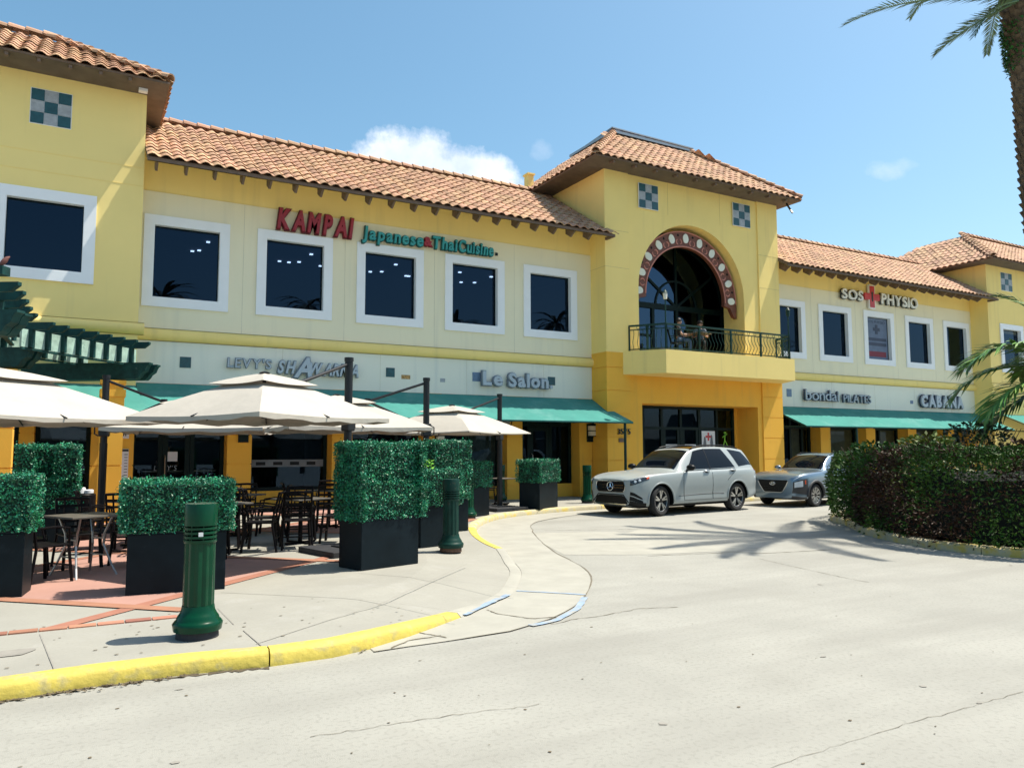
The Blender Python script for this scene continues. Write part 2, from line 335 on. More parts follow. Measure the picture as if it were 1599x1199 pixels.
# curb line, road side, from the near left round the bulb to the far right
near = [(-30, 6.2), (-6, 6.27), (-.39, 6.29), (.14, 6.34), (.77, 6.33), (1.35, 6.24), (1.85, 6.25), (2.21, 6.36), (2.64, 6.58), (3.38, 7.06)]
ramp = [(3.92, 7.45), (4.46, 7.93), (4.98, 8.65), (5.36, 9.26), (5.67, 9.98)]
far = [(5.95, 10.78), (6.10, 11.5), (6.5, 12.74), (7.05, 14.0), (7.72, 15.15), (8.71, 16.31), (9.77, 17.0), (11.25, 17.53), (12.9, 17.80), (15, 17.95), (20, 18.05), (60, 18.2)]
curve = near+ramp+far; nz_ = [ZS]*len(near)+[.008]*len(ramp)+[ZS]*len(far); nz_[len(near)-1] = .045; nz_[len(near)-2] = .10; nz_[len(near)] = .012
def densify(pts, zs, step=.35):
    P = [Vector((x, y, z)) for (x, y), z in zip(pts, zs)]; out = []
    for i in range(len(P)-1):
        p0, p1, p2, p3 = P[max(i-1, 0)], P[i], P[i+1], P[min(i+2, len(P)-1)]
        n = max(1, min(12, int((p2-p1).length/step)))
        for k in range(n):
            t = k/n
            q = .5*((2*p1)+(p2-p0)*t+(2*p0-5*p1+4*p2-p3)*t*t+(3*p1-p0-3*p2+p3)*t**3)
            if (p2-p1).length > 6: q = p1.lerp(p2, t)
            q.z = p1.z+(p2.z-p1.z)*t; out.append(q)
    return out+[P[-1]]
CL = densify(curve, nz_)
def offset(path, d):
    out = []
    for i, p in enumerate(path):
        t = path[min(i+1, len(path)-1)]-path[max(i-1, 0)]; t.z = 0; t.normalize(); n = Vector((-t.y, t.x, 0))
        out.append(p+n*d)
    return out
KW = .16
inner = offset(CL, KW); inner2 = offset(CL, 1.3)
for p in inner2: p.z = ZS
mb = MB()
k = len(CL)
mb.add([Vector((p.x, p.y, p.z-.004)) for p in inner]+inner2, [(i, i+1, i+1+k, i+k) for i in range(k-1)])
# inner field as vertical strips back to the shop fronts
mb.add(inner2+[Vector((p.x, 24, ZS)) for p in inner2], [(i, i+1, i+1+k, i+k) for i in range(k-1) if inner2[i+1].x > inner2[i].x])
pave = mb.build('pavement', M_['concrete']); tag(pave, kind='structure')
# curb stones, cut into lengths with open joints
seg = []; L = 0; cur = [0]
def curb_piece(i0, i1, name, mat):
    m = MB(); P = CL[i0:i1+1]; Q = inner[i0:i1+1]
    n = len(P); vs = []
    for p, q in zip(P, Q):
        h = p.z; c = p.lerp(q, .28)
        vs += [Vector((p.x, p.y, -.02)), Vector((p.x, p.y, max(0, h-.035))), Vector((c.x, c.y, h+.004)), Vector((q.x, q.y, h+.004)), Vector((q.x, q.y, -.02))]
    for j in (0,):   # small open joint at the start
        d = (P[1]-P[0]).normalized()*.012
        for a in range(5): vs[a] = vs[a]+d
    fs = [(i*5+a, i*5+a+1, (i+1)*5+a+1, (i+1)*5+a) for i in range(n-1) for a in range(4)]+[(0, 1, 2, 3, 4), tuple((n-1)*5+a for a in range(5))]
    o = m.add(vs, fs).build(name, mat, auto=50); return o
curb = empty('kerb'); tag(curb, kind='structure')
def idx(x, y): return min(range(len(CL)), key=lambda i: (CL[i].x-x)**2+(CL[i].y-y)**2)
cuts = [idx(-30, 6.2), idx(-6, 6.27), idx(-2.6, 6.28), idx(1.39, 6.24), idx(3.2, 6.95)]
for a, b in zip(cuts, cuts[1:]): curb_piece(a, b, 'kerb_stone', M_['curb_yellow']).parent = curb
fcuts = [idx(5.95, 10.78), idx(6.3, 12.2), idx(7.05, 14.0), idx(8.71, 16.31), idx(10.6, 17.3), idx(12.9, 17.8)]
for a, b in zip(fcuts, fcuts[1:]): curb_piece(a, b, 'kerb_stone', M_['curb_yellow'] if CL[b].x < 8 else M_['curb_concrete']).parent = curb
a = idx(12.9, 17.8)
curb_piece(a, len(CL)-1, 'kerb_stone', M_['curb_concrete']).parent = curb
curb_piece(idx(3.2, 6.95), idx(5.95, 10.78), 'kerb_stone', M_['apron']).parent = curb
# concrete gutter apron round the bulb
gut = [(2.2, 6.24), (2.9, 6.27), (3.56, 6.33), (4.11, 6.54), (4.73, 7.01), (5.41, 7.71), (5.82, 8.27), (6.2, 8.9), (6.5, 9.7), (6.75, 10.5), (7.15, 11.5), (7.67, 12.64), (8.3, 13.9), (9.2, 15.3), (10.84, 16.4), (13, 17.1), (16, 17.3)]
G_ = densify(gut, [.006]*len(gut)); G_ = [Vector((p.x+.012*math.sin(i*2.3), p.y+.012*math.sin(i*1.7), .006)) for i, p in enumerate(G_)]
i0 = idx(2.1, 6.3); C2 = [Vector((p.x, p.y, .006)) for p in CL[i0:idx(16, 17.97)+1]]
m = MB(); nA, nB = len(G_), len(C2); M = 60
def samp(P, t):
    f = t*(len(P)-1); i = min(int(f), len(P)-2); return P[i].lerp(P[i+1], f-i)
def arcparam(P):
    s = [0]
    for a, b in zip(P, P[1:]): s.append(s[-1]+(b-a).length)
    return s
def resample(P, n):
    s = arcparam(P); out = []; j = 0
    for i in range(n):
        t = s[-1]*i/(n-1)
        while j < len(P)-2 and s[j+1] < t: j += 1
        out.append(P[j].lerp(P[j+1], (t-s[j])/max(1e-9, s[j+1]-s[j])))
    return out
GA, GB = resample(G_, M), resample(C2, M)
m.add(GA+GB, [(i, i+1, i+1+M, i+M) for i in range(M-1)])
gutter = m.build('gutter_apron', M_['apron']); tag(gutter, kind='structure')
def ribbon(path, w, z, name, mat, parent=None, jit=0.0, kind='structure'):
    path = [Vector((p[0], p[1], z)) for p in path]; m = MB(); vs = []
    for i, p in enumerate(path):
        t = path[min(i+1, len(path)-1)]-path[max(i-1, 0)]; t.normalize(); n = Vector((-t.y, t.x, 0))
        j = 1+jit*rnd.uniform(-1, 1); s = Vector((rnd.uniform(-1, 1), rnd.uniform(-1, 1), 0))*w*jit*.6
        vs += [p+s+n*w*.5*j, p+s-n*w*.5*j]
    o = m.add(vs, [(2*i, 2*i+1, 2*i+3, 2*i+2) for i in range(len(path)-1)]).build(name, mat, parent)
    if kind and not parent: tag(o, kind=kind)
    return o
# dirt in the joint of apron and asphalt, road cracks, blue ramp marking
ribbon(GA[:48], .016, .010, 'joint_dirt', M_['crack'], jit=.7)
foot = offset([Vector((p.x, p.y, 0)) for p in CL[:idx(1.5, 6.24)+1]], -.022)
ribbon([q for q in resample(foot, 900) if q.x > -4], .05, .004, 'gutter_dirt', pbr('gutter_soil', (.075, .058, .035), .95, var=.5, scale=25), jit=.95)
def gpl(pts, n=24, wob=.02, z=.0):
    P = resample([gp(x, y, z) for x, y in pts], n)
    return [Vector((p.x+rnd.uniform(-wob, wob), p.y+rnd.uniform(-wob, wob), z)) for p in P]
for pts, w_ in (([(860, 975), (900, 966), (935, 962), (1000, 950), (1060, 948)], .010), ([(488, 1150), (650, 1125), (740, 1112), (845, 1100)], .005), ([(1185, 872), (1290, 896), (1355, 909)], .008),
                ([(1010, 868), (1150, 862), (1190, 864), (1300, 858)], .02), ([(850, 828), (990, 826), (1080, 829)], .02), ([(1200, 1199), (1420, 1130), (1599, 1080)], .003)):
    ribbon(gpl(pts, 30, .015), w_, .004, 'road_crack', M_['crack'], jit=.6)
for pts in ([(775, 958), (830, 966), (870, 963)], [(760, 952), (775, 958)], [(640, 985), (700, 996)], [(610, 1012), (640, 1000), (690, 992)], [(560, 1020), (575, 1012)]):
    ribbon(gpl(pts, 10, .01, .006), .014, .011, 'apron_crack', M_['crack'], jit=.6)
for pts, w_, z in (([(724, 961), (760, 944), (794, 929)], .075, .022), ([(830, 976), (870, 967), (899, 952), (914, 932)], .075, .011), ([(806, 922), (850, 924), (914, 928)], .05, .011)):
    ribbon(gpl(pts, 14, .004, .01), w_, z, 'blue_ramp_line', M_['blue_line'], jit=.12)
for pts in ([(1000, 826), (1150, 828), (1175, 836), (1100, 842), (960, 838)], [(830, 832), (960, 830), (1000, 838), (1185, 858), (1010, 866), (880, 866), (850, 850)]):
    P = [gp(x, y, 0) for x, y in pts]; tag(MB().add([(p.x, p.y, .0022+.0012*(pts[0][0] < 900)) for p in P], [tuple(range(len(P)))]).build('road_patch', M_['apron']), kind='structure')
# stains, gum spots and leaf bits on road and pavement
m = MB(); m2 = MB()
for i in range(64):
    px, py = rnd.uniform(0, 1599), rnd.uniform(1000, 1199) if i % 2 else rnd.uniform(870, 1100)
    p = gp(px, py, 0)
    if p.y > 6.1 and p.x < 6: continue
    r_ = rnd.choice((.008, .01, .012, .016, .03)); n = 9; q = rnd.uniform(.4, 1)
    a0 = rnd.uniform(0, 6)
    (m if r_ < .03 else m2).add([(p.x+r_*math.cos(a)*rnd.uniform(.6, 1.2), p.y+r_*q*math.sin(a)*rnd.uniform(.6, 1.2), .0045) for a in [a0+2*math.pi*j/n for j in range(n)]], [tuple(range(n))])
for i in range(60):
    x, y = rnd.uniform(-1, 3), rnd.uniform(6.6, 8.2); r_ = rnd.uniform(.008, .02)
    m.add([(x+r_*math.cos(a), y+r_*.6*math.sin(a), ZS+.004) for a in [2*math.pi*j/7 for j in range(7)]], [tuple(range(7))])
for i in range(900):                   # dry leaves and grit swept against the kerb
    j = rnd.randrange(10, len(foot)-2); p = foot[j].lerp(foot[j+1], rnd.random()); r_ = rnd.uniform(.004, .013)
    p = p+Vector((rnd.gauss(0, .02), -abs(rnd.gauss(0, .035)), 0)); a0 = rnd.uniform(0, 6)
    m.add([(p.x+r_*1.6*math.cos(a0+a)*rnd.uniform(.5, 1.2), p.y+r_*math.sin(a0+a), .006+rnd.uniform(0, .012)) for a in [2*math.pi*q/6 for q in range(6)]], [tuple(range(6))])
tag(m.build('leaf_bits', M_['leaflitter']), kind='stuff'); tag(m2.build('oil_spots', M_['oil']), kind='stuff')
p = gp(14, 1020, ZS); tag(MB().add([(p.x+.16*math.cos(a)*(1+.2*math.sin(3*a)), p.y+.13*math.sin(a)*(1+.2*math.cos(2*a)), ZS+.004) for a in [2*math.pi*j/24 for j in range(24)]], [tuple(range(24))]).build('pavement_stain', M_['oil']), kind='structure')
# pavement joints, coloured fields and brick bands
for pts in ([(62, 990), (85, 1045)], [(340, 950), (365, 975)], [(380, 984), (413, 1012)], [(345, 925), (560, 935), (720, 955)], [(560, 895), (690, 905), (810, 918)], [(400, 1005), (600, 940), (730, 880)]):
    ribbon([gp(x, y, ZS) for x, y in pts], .009, ZS+.003, 'pavement_joint', M_['oil'])
X0 = Vector((.55, 8.6)); e1 = Vector((2.42, 2.34)); e2 = Vector((-2.42, 2.34))
def cell(i, j, mat, name):
    a = X0+e1*i+e2*j
    pts = [a+e1*s+e2*t for s, t in ((.02, .02), (.98, .02), (.98, .98), (.02, .98))]
    tag(MB().add([(q.x, q.y, ZS+.004) for q in pts], [(0, 1, 2, 3)]).build(name, mat), kind='structure')
for i, j in ((0, 0), (1, 1), (0, 2), (2, 0), (2, 2), (3, 1)): cell(i, j, M_['pink'], 'pink_paving_field')
for i in range(0, 4):
    for nm, a, b in (('x', X0+e2*i-e1*.28, X0+e2*i+e1*3.0), ('y', X0+e1*i-e2*.17 if i < 2 else X0+e1*i, X0+e1*i+e2*3.0)):
        ribbon([a, b], .17, ZS+(.008 if nm == 'x' else .0115), 'brick_band', M_['brick'])
brow = tag(empty('brick_border'), kind='structure')
bme = MB().box(-.105, .105, -.06, .06, 0, .012).build('brick', M_['brick'], brow); first = True
for i in range(26):
    x = -1.9+i*.222
    if x > 1.0: break
    b = bme if first else bme.copy()
    if not first: COL.objects.link(b)
    first = False; b.parent = brow; b.location = (x, 7.93, ZS-.002+rnd.uniform(0, .003)); b.rotation_euler = (0, 0, rnd.uniform(-.01, .01))
# ------------------------------------------------------------ the shopping centre (one building)
B = thing('shopping_center', 'long two-storey yellow shopping center with clay tile roofs and arched balcony tower', 'building', (0, 0, 0))
YW, YT, YL = 21.3, 20.45, 20.7       # wing wall, tower fronts, near tower front
XL, XA, XB, XR = 1.16, 15.1, 23.37, 37.6
def panel(mb, x0, x1, z0, z1, y, holes=(), d=.16, face=-1):
    """front sheet of a wall with rectangular openings and their reveals"""
    xs = sorted({x0, x1}|{h[0] for h in holes}|{h[1] for h in holes}); zs = sorted({z0, z1}|{h[2] for h in holes}|{h[3] for h in holes})
    for a, b in zip(xs, xs[1:]):
        for c, e in zip(zs, zs[1:]):
            if any(h[0] <= a and b <= h[1] and h[2] <= c and e <= h[3] for h in holes): continue
            mb.quad((a, y, c), (b, y, c), (b, y, e), (a, y, e))
    for h in holes:
        X0_, X1_, Z0, Z1 = h; Y2 = y+d
        mb.quad((X0_, y, Z0), (X0_, y, Z1), (X0_, Y2, Z1), (X0_, Y2, Z0)); mb.quad((X1_, y, Z0), (X1_, Y2, Z0), (X1_, Y2, Z1), (X1_, y, Z1))
        mb.quad((X0_, y, Z0), (X0_, Y2, Z0), (X1_, Y2, Z0), (X1_, y, Z0)); mb.quad((X0_, y, Z1), (X1_, y, Z1), (X1_, Y2, Z1), (X0_, Y2, Z1))
def window(x0, x1, z0, z1, y, fw=.24, posters=None):
    """stucco surround proud of the wall, thin sash, glass; part window > frame, sash, pane"""
    m = MB(); o = .05
    for a in ((x0-fw, x1+fw, z1, z1+fw), (x0-fw, x1+fw, z0-fw, z0), (x0-fw, x0, z0, z1), (x1, x1+fw, z0, z1)):
        m.box(a[0], a[1], y-o, y+.03, a[2], a[3])
    w = m.build('window', M_['frame'], B)
    s = MB(); t = .03; Y = y+.13
    for a in ((x0, x1, z1-t, z1), (x0, x1, z0, z0+t), (x0, x0+t, z0+t, z1-t), (x1-t, x1, z0+t, z1-t)): s.box(a[0]+.001, a[1]-.001, Y-.02, Y+.02, a[2]+.001, a[3]-.001)
    s.build('sash', M_['mullion'], w)
    r = MB()
    for a in ((x0, x0+.012), (x1-.012, x1)): r.box(a[0], a[1], y-.045, y+.11, z0, z1)
    r.box(x0+.012, x1-.012, y-.045, y+.11, z1-.012, z1); r.box(x0+.012, x1-.012, y-.045, y+.11, z0, z0+.012); r.build('reveal', M_['frame'], w)
    MB().quad((x0, Y, z0), (x1, Y, z0), (x1, Y, z1), (x0, Y, z1)).build('pane', M_['glass'], w)
    return w
GR = 8.33
def wing(x0, x1, wx, blank_end=None):
    hol = [(a, a+1.6, 5.57, 7.46) for a in wx]
    m = MB(); panel(m, x0, x1, 4.78, GR-.015, YW, hol); m.build('wall', M_['cream'], B)
    m = MB(); panel(m, x0, x1, GR+.015, 9.45, YW); m.quad((x0, YW+.012, GR-.02), (x1, YW+.012, GR-.02), (x1, YW+.012, GR+.02), (x0, YW+.012, GR+.02)); m.build('wall', M_['upper'], B)
    m = MB(); panel(m, x0, x1, 3.38, 4.45, YW); m.quad((x0, YW, 3.38), (x0, YW+.7, 3.38), (x1, YW+.7, 3.38), (x1, YW, 3.38)); m.build('sign_band', M_['white'], B)
    moulding(x0, x1, YW)
    for a in wx: window(a, a+1.6, 5.57, 7.46, YW)
    # rooms behind the glass
    m = MB(); m.quad((x0, 27, 3.9), (x1, 27, 3.9), (x1, 27, 8.3), (x0, 27, 8.3)); m.quad((x0, YW+.2, 8.2), (x1, YW+.2, 8.2), (x1, 27, 8.2), (x0, 27, 8.2)); m.quad((x0, YW+.2, 4.3), (x0, 27, 4.3), (x1, 27, 4.3), (x1, YW+.2, 4.3))
    for q in (x0, x1): m.quad((q, YW+.2, 4), (q, 27, 4), (q, 27, 8.3), (q, YW+.2, 8.3))
    m.build('upper_room', M_['room'], B)
def moulding(x0, x1, y, z0=4.45, z1=4.78, out=.13):
    n = 7; h = (z1-z0)/2; zc = (z0+z1)/2
    prof = [(y, z0)]+[(y-out*math.cos(a), zc+h*.92*math.sin(a)) for a in [-math.pi/2+math.pi*i/n for i in range(n+1)]]+[(y, z1)]
    MB().prism([(x0, q, z) for q, z in prof], (x1-x0, 0, 0)).build('moulding', M_['yellow'], B, auto=35)
LWX = [1.48+2.795*i for i in range(5)]; RWX = [23.94+2.9*i for i in range(5)]
wing(XL, XA, LWX); wing(XB, XR, RWX)
# downlights seen in the restaurant's ceiling (lit lamps)
dl = MB()
for px, py in [(486, 398), (467, 410), (451, 419), (436, 428), (500, 435), (618, 414), (596, 425), (578, 434), (634, 440), (638, 458), (718, 426), (767, 433), (741, 442), (720, 449), (325, 379), (311, 392), (300, 402)]:
    d = ray(px, py); t = (8.15-HC)/d.z
    if d.y*t > 26.8: t = 26.6/d.y
    c = Vector((d.x*t, d.y*t, 8.15))
    p = MB().box(c.x-.05, c.x+.05, c.y-.05, c.y+.05, 8.15, 8.18).build('downlight', M_['downlight'], B)
# --- near tower
m = MB(); panel(m, -9, XL, 4.80, 10.75, YL, [(-1.67, -.09, 5.88, 7.53), (-5.4, -3.8, 5.88, 7.53)])
m.quad((XL, YL, 3.1), (XL, 27, 3.1), (XL, 27, 10.75), (XL, YL, 10.75)); m.build('wall', M_['upper'], B)
m = MB()
for z in (8.66, 8.2): m.box(-9, XL+.004, YL-.006, YL+.01, z, z+.02)
m.build('groove', M_['yellow'], B)
m = MB(); panel(m, -9, XL, 3.2, 4.49, YL); m.quad((-9, YL, 3.2), (-9, YL+1.2, 3.2), (XL, YL+1.2, 3.2), (XL, YL, 3.2)); m.build('wall', M_['upper'], B)
moulding(-9, XL+.13, YL, 4.49, 4.80, .2)
window(-1.67, -.09, 5.88, 7.53, YL, .25); window(-5.4, -3.8, 5.88, 7.53, YL, .25)
m = MB(); m.quad((-9, 26, 4.2), (XL-.1, 26, 4.2), (XL-.1, 26, 9), (-9, 26, 9)); m.quad((-9, YL+.2, 9), (XL-.1, YL+.2, 9), (XL-.1, 26, 9), (-9, 26, 9)); m.quad((XL-.1, YL+.2, 4.2), (XL-.1, 26, 4.2), (XL-.1, 26, 9), (XL-.1, YL+.2, 9)); m.quad((-9, YL+.2, 4.9), (XL-.1, YL+.2, 4.9), (XL-.1, 26, 4.9), (-9, 26, 4.9)); m.build('upper_room', M_['room'], B)
def checker(x0, x1, z0, z1, y, first=0):
    p = box('tile_panel', M_['frame'], B, x0-.012, x1+.012, y-.012, y+.02, z0-.012, z1+.012); s = (x1-x0)/3; h = (z1-z0)/3
    for i in range(3):
        for j in range(3):
            box('tile', M_['tealtile'] if (i+j) % 2 == first else M_['greytile'], p, x0+s*i+.004, x0+s*i+s-.004, y-.024, y-.013, z0+h*j+.004, z0+h*j+h-.004)
checker(-1.29, -.46, 9.34, 10.18, YL); checker(16.57, 17.41, 10.02, 10.88, YT); checker(21.03, 21.9, 10.03, 10.89, YT); checker(38.86, 39.82, 9.36, 10.24, YT)
# --- balcony tower
CX, AR, AZ = 19.03, 2.5, 7.22
ZB = 4.9
m = MB()
def arch_wall(m, x0, x1, z1, y, cx, r, zs, zlow, d, n=28):
    pts = [(cx-r*math.cos(math.pi*i/n), zs+r*math.sin(math.pi*i/n)) for i in range(n+1)]
    for (xa, za), (xb, zb) in zip(pts, pts[1:]):
        m.quad((xa, y, za), (xb, y, zb), (xb, y, z1), (xa, y, z1)); m.quad((xa, y, za), (xa, y+d, za), (xb, y+d, zb), (xb, y, zb))
    for s, xe in ((-1, x0), (1, x1)):
        xi = cx+s*r
        m.quad((xe, y, zlow), (xi, y, zlow), (xi, y, z1), (xe, y, z1)); m.quad((xi, y, zlow), (xi, y+d, zlow), (xi, y+d, zs), (xi, y, zs))
arch_wall(m, 16.1, 22.3, 11.2, YT+.05, CX, AR, AZ, ZB, 1.05)
for a, b in ((XA, 16.1), (22.3, XB)):
    m.quad((a, YT, ZB), (b, YT, ZB), (b, YT, 11.2), (a, YT, 11.2))
m.quad((16.1, YT, ZB), (16.1, YT+.05, ZB), (16.1, YT+.05, 11.2), (16.1, YT, 11.2)); m.quad((22.3, YT, ZB), (22.3, YT, 11.2), (22.3, YT+.05, 11.2), (22.3, YT+.05, ZB))
for q in (XA, XB): m.quad((q, YT, ZB), (q, 29, ZB), (q, 29, 11.2), (q, YT, 11.2))
m.build('wall', M_['yellow'], B)
DX0, DX1, DZ = 16.6, 22.08, 3.24
m = MB(); panel(m, 16.1, 22.3, .1, ZB-.02, YT+.05, [(DX0, DX1, .1, DZ)], 1.15)
def rustic(m, x0, x1, z0, z1, y0, y1, step=.77, off=.45, gap=.025, dep=.02):
    z = z0; zn = z0+off
    while z < z1:
        e = min(zn, z1); m.box(x0, x1, y0, y1, z+(gap/2 if z > z0 else 0), e-(gap/2 if e < z1 else 0))
        z = e; zn = e+step
    m.box(x0+dep, x1-dep, y0+dep, y1-.005, z0+.01, z1-.01)
rustic(m, XA, 16.1, .1, ZB-.02, YT, YT+1.9); rustic(m, 22.3, XB, .1, ZB-.02, YT, YT+1.9)
m.build('wall', M_['ochre'], B)
m = MB(); m.box(XA-.003, 16.1, YT-.003, 29, ZB-.02, ZB+.01); m.box(22.3, XB+.003, YT-.003, 29, ZB-.02, ZB+.01); m.build('paint_line', M_['ochre'], B)
# the ring of tile mosaic standing inside the arch
YR = 20.8; RX, RZ, R0, R1 = 18.97, 7.12, 1.86, 2.46
rm = MB(); n = 40; A0, A1 = -.0, math.pi
def rp(r, a, y): return (RX-r*math.cos(a), y, RZ+r*math.sin(a))
prof = [rp(R1, math.pi*i/n, YR) for i in range(n+1)]+[rp(R0, math.pi*(n-i)/n, YR) for i in range(n+1)]
for i in range(n):
    a, b = math.pi*i/n, math.pi*(i+1)/n
    for y in (YR, YR+.15): rm.quad(rp(R0, a, y), rp(R1, a, y), rp(R1, b, y), rp(R0, b, y))
    for r_ in (R0, R1): rm.quad(rp(r_, a, YR), rp(r_, a, YR+.15), rp(r_, b, YR+.15), rp(r_, b, YR))
for s in (-1, 1):                    # pointed lower ends
    rm.prism([(RX+s*R0, YR, RZ), (RX+s*R1, YR, RZ), (RX+s*R1, YR, RZ-.55), (RX+s*(R1-.14), YR, RZ-.5), (RX+s*(R0+.28), YR, RZ-.18), (RX+s*R0, YR, RZ-.12)], (0, .15, 0))
ring = rm.build('mosaic_arch', M_['mosaic'], B)
for r_, w_ in ((R0+.03, .025), (R1-.03, .02)):
    MB().tube([rp(r_, math.pi*i/n, YR-.005) for i in range(n+1)], w_, 6).build('mosaic_edging', M_['mosaic_p'], ring)
for i in range(11):
    a = R(2+17.6*i); c = Vector(rp((R0+R1)/2+.03, a, YR-.004)); u = Vector((-math.cos(a), 0, math.sin(a))); t = Vector((math.sin(a), 0, math.cos(a)))
    pts = [c+u*.175*math.cos(q)*(1+.04*math.cos(5*q))+t*.13*math.sin(q)*(1+.05*math.sin(4*q)) for q in [2*math.pi*j/18 for j in range(18)]]
    MB().prism(pts, (0, -.025, 0)).build('mosaic_oval', M_['mosaic_w'], ring)
    if i < 10:
        a2 = R(2+17.6*(i+.5)); c = Vector(rp((R0+R1)/2-.1, a2, YR-.004)); u = Vector((-math.cos(a2), 0, math.sin(a2))); t = Vector((math.sin(a2), 0, math.cos(a2)))
        for s in (-1, 1):
            arcp = [c+t*s*(.05+.07*math.cos(q))+u*.09*math.sin(q) for q in [R(-100+200*j/8) for j in range(9)]]
            MB().tube(arcp, [.004, .014, .02, .024, .026, .024, .02, .014, .004], 5).build('mosaic_crescent', M_['mosaic_p'], ring)
        c2 = Vector(rp((R0+R1)/2+.14, a2, YR-.004)); MB().lathe([(.0, -.01), (.045, -.008), (.05, 0)], 8).build('mosaic_dot', M_['black'], ring, M=Matrix.Translation(c2) @ Matrix.Rotation(R(90), 4, 'X'))
# arched window behind the balcony
YG = 22.1; GX, GZ, GRr = 19.6, 7.05, 2.35
ag = MB()
aw = MB()
arcp = [(GX-GRr*math.cos(math.pi*i/30), YG, GZ+GRr*math.sin(math.pi*i/30)) for i in range(31)]
aw.tube(arcp, .07, 4); aw.tube([(GX-1.0*math.cos(math.pi*i/16), YG, GZ+1.0*math.sin(math.pi*i/16)) for i in range(17)], .05, 4)
for a in (36, 90, 144): aw.bar((GX-.0*math.cos(R(a)), YG, GZ), (GX-GRr*math.cos(R(a)), YG, GZ+GRr*math.sin(R(a))), .09)
aw.box(GX-GRr-.05, GX+GRr+.05, YG-.06, YG+.06, GZ-.14, GZ+.06)
for x in (GX-GRr, GX-1.15, GX, GX+1.15, GX+GRr): aw.box(x-.06, x+.06, YG-.055, YG+.055, ZB, GZ-.14)
aw.box(GX-GRr, GX-1.15, YG-.05, YG+.05, 5.85, 5.93)
awin = aw.build('arched_window', M_['mullion'], B)
MB().add(arcp+[(GX+GRr, YG+.01, ZB), (GX-GRr, YG+.01, ZB)], [tuple(range(33))]).build('pane', M_['archglass'], awin)
m = MB(); m.quad((XA+.1, 26, ZB), (XB-.1, 26, ZB), (XB-.1, 26, 10), (XA+.1, 26, 10)); m.quad((XA+.1, YG, 9.9), (XB-.1, YG, 9.9), (XB-.1, 26, 9.9), (XA+.1, 26, 9.9))
for q in (XA+.1, XB-.1): m.quad((q, YG, ZB), (q, 26, ZB), (q, 26, 10), (q, YG, 10))
m.quad((XA+.1, YG, ZB), (XB-.1, YG, ZB), (XB-.1, 26, ZB), (XA+.1, 26, ZB)); m.build('upper_room', M_['room'], B)
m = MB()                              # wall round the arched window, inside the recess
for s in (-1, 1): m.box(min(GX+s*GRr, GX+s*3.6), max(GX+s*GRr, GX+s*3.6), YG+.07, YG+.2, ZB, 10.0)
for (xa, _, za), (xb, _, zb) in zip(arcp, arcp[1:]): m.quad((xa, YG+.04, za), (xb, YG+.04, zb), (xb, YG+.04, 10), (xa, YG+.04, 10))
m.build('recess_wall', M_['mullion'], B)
# balcony slab, railing
def bal(z0, z1, ins, name, mat, parent):
    pts = [(15.75+ins, YT+.045), (16.66+ins*.4, 19.3+ins), (22.75-ins*.4, 19.3+ins), (23.37-ins, YT+.045)]
    return MB().prism([(x, y, z0) for x, y in pts], (0, 0, z1-z0)).build(name, mat, parent)
bslab = bal(4.17, 4.95, 0, 'balcony', M_['yellow'], B)
MB().box(15.8, 22.8, YT+.05, YG+.05, 4.75, 4.905).build('balcony_floor', M_['concrete'], bslab)
MB().box(22.62, 22.92, 19.62, 19.95, 4.95, 5.10).build('floodlight', M_['pole'], bslab)
RP = [Vector((16.05, YT, 0)), Vector((16.78, 19.42, 0)), Vector((22.62, 19.42, 0)), Vector((23.1, YT, 0))]
rl = MB(); rz0, rz1 = 5.02, 5.82
for z, w_ in ((rz1, .055), (rz1-.14, .03), (rz0, .035)):
    for a, b in zip(RP, RP[1:]): rl.bar(a+Vector((0, 0, z)), b+Vector((0, 0, z)), w_)
rail = rl.build('railing', M_['green_dark'], bslab)
for a, b in zip(RP, RP[1:]):
    n = max(2, round((b-a).length/1.46)); 
    for i in range(n+1):
        p = a.lerp(b, i/n); MB().box(p.x-.028, p.x+.028, p.y-.028, p.y+.028, 4.95, rz1).build('railing_post', M_['green_dark'], rail)
    nb = int((b-a).length/.155); dirn = (b-a).normalized(); outn = Vector((dirn.y, -dirn.x, 0))
    for i in range(1, nb):
        p = a.lerp(b, i/nb)
        path = [p+outn*(.10*math.sin(math.pi*min(1, t*1.5))**2 if t < .67 else -.035*math.sin(math.pi*(t-.67)/.33))+Vector((0, 0, rz0+(rz1-.14-rz0)*t)) for t in [j/9 for j in range(10)]]
        MB().tube(path, .010, 5).build('baluster', M_['green_dark'], rail)
        if i % 2 == 0:
            cc = p+Vector((0, 0, rz1-.07)); MB().tube([cc+dirn*.055*math.cos(q)+Vector((0, 0, .05*math.sin(q))) for q in [2*math.pi*j/10 for j in range(10)]], .007, 4, close=True).build('scroll', M_['green_dark'], rail)
# shallow control joints in the stucco
jy, jc = pbr('joint_yellow', (.66, .50, .2), .9), pbr('joint_cream', (.62, .58, .44), .9)
for z in (7.78, 9.05):
    box('control_joint', jy, B, XA-.002, 16.1, YT-.003, YT+.004, z, z+.014); box('control_joint', jy, B, 22.3, XB+.002, YT-.003, YT+.004, z, z+.014); box('control_joint', jy, B, XA-.003, XA+.004, YT+.0042, 26, z, z+.014)
for x in (17.9, 20.4): box('control_joint', jy, B, x, x+.012, YT+.046, YT+.054, 9.95, 11.18)
for x0_ in (LWX[0]+2.2, RWX[0]+2.25):
    for i in range(4): box('control_joint', jc, B, x0_+2.8*i, x0_+2.8*i+.010, YW-.003, YW+.004, 4.79, GR-.02); box('control_joint', jc, B, x0_+2.8*i+1.1, x0_+2.8*i+1.11, YW-.003, YW+.004, 3.39, 4.44)
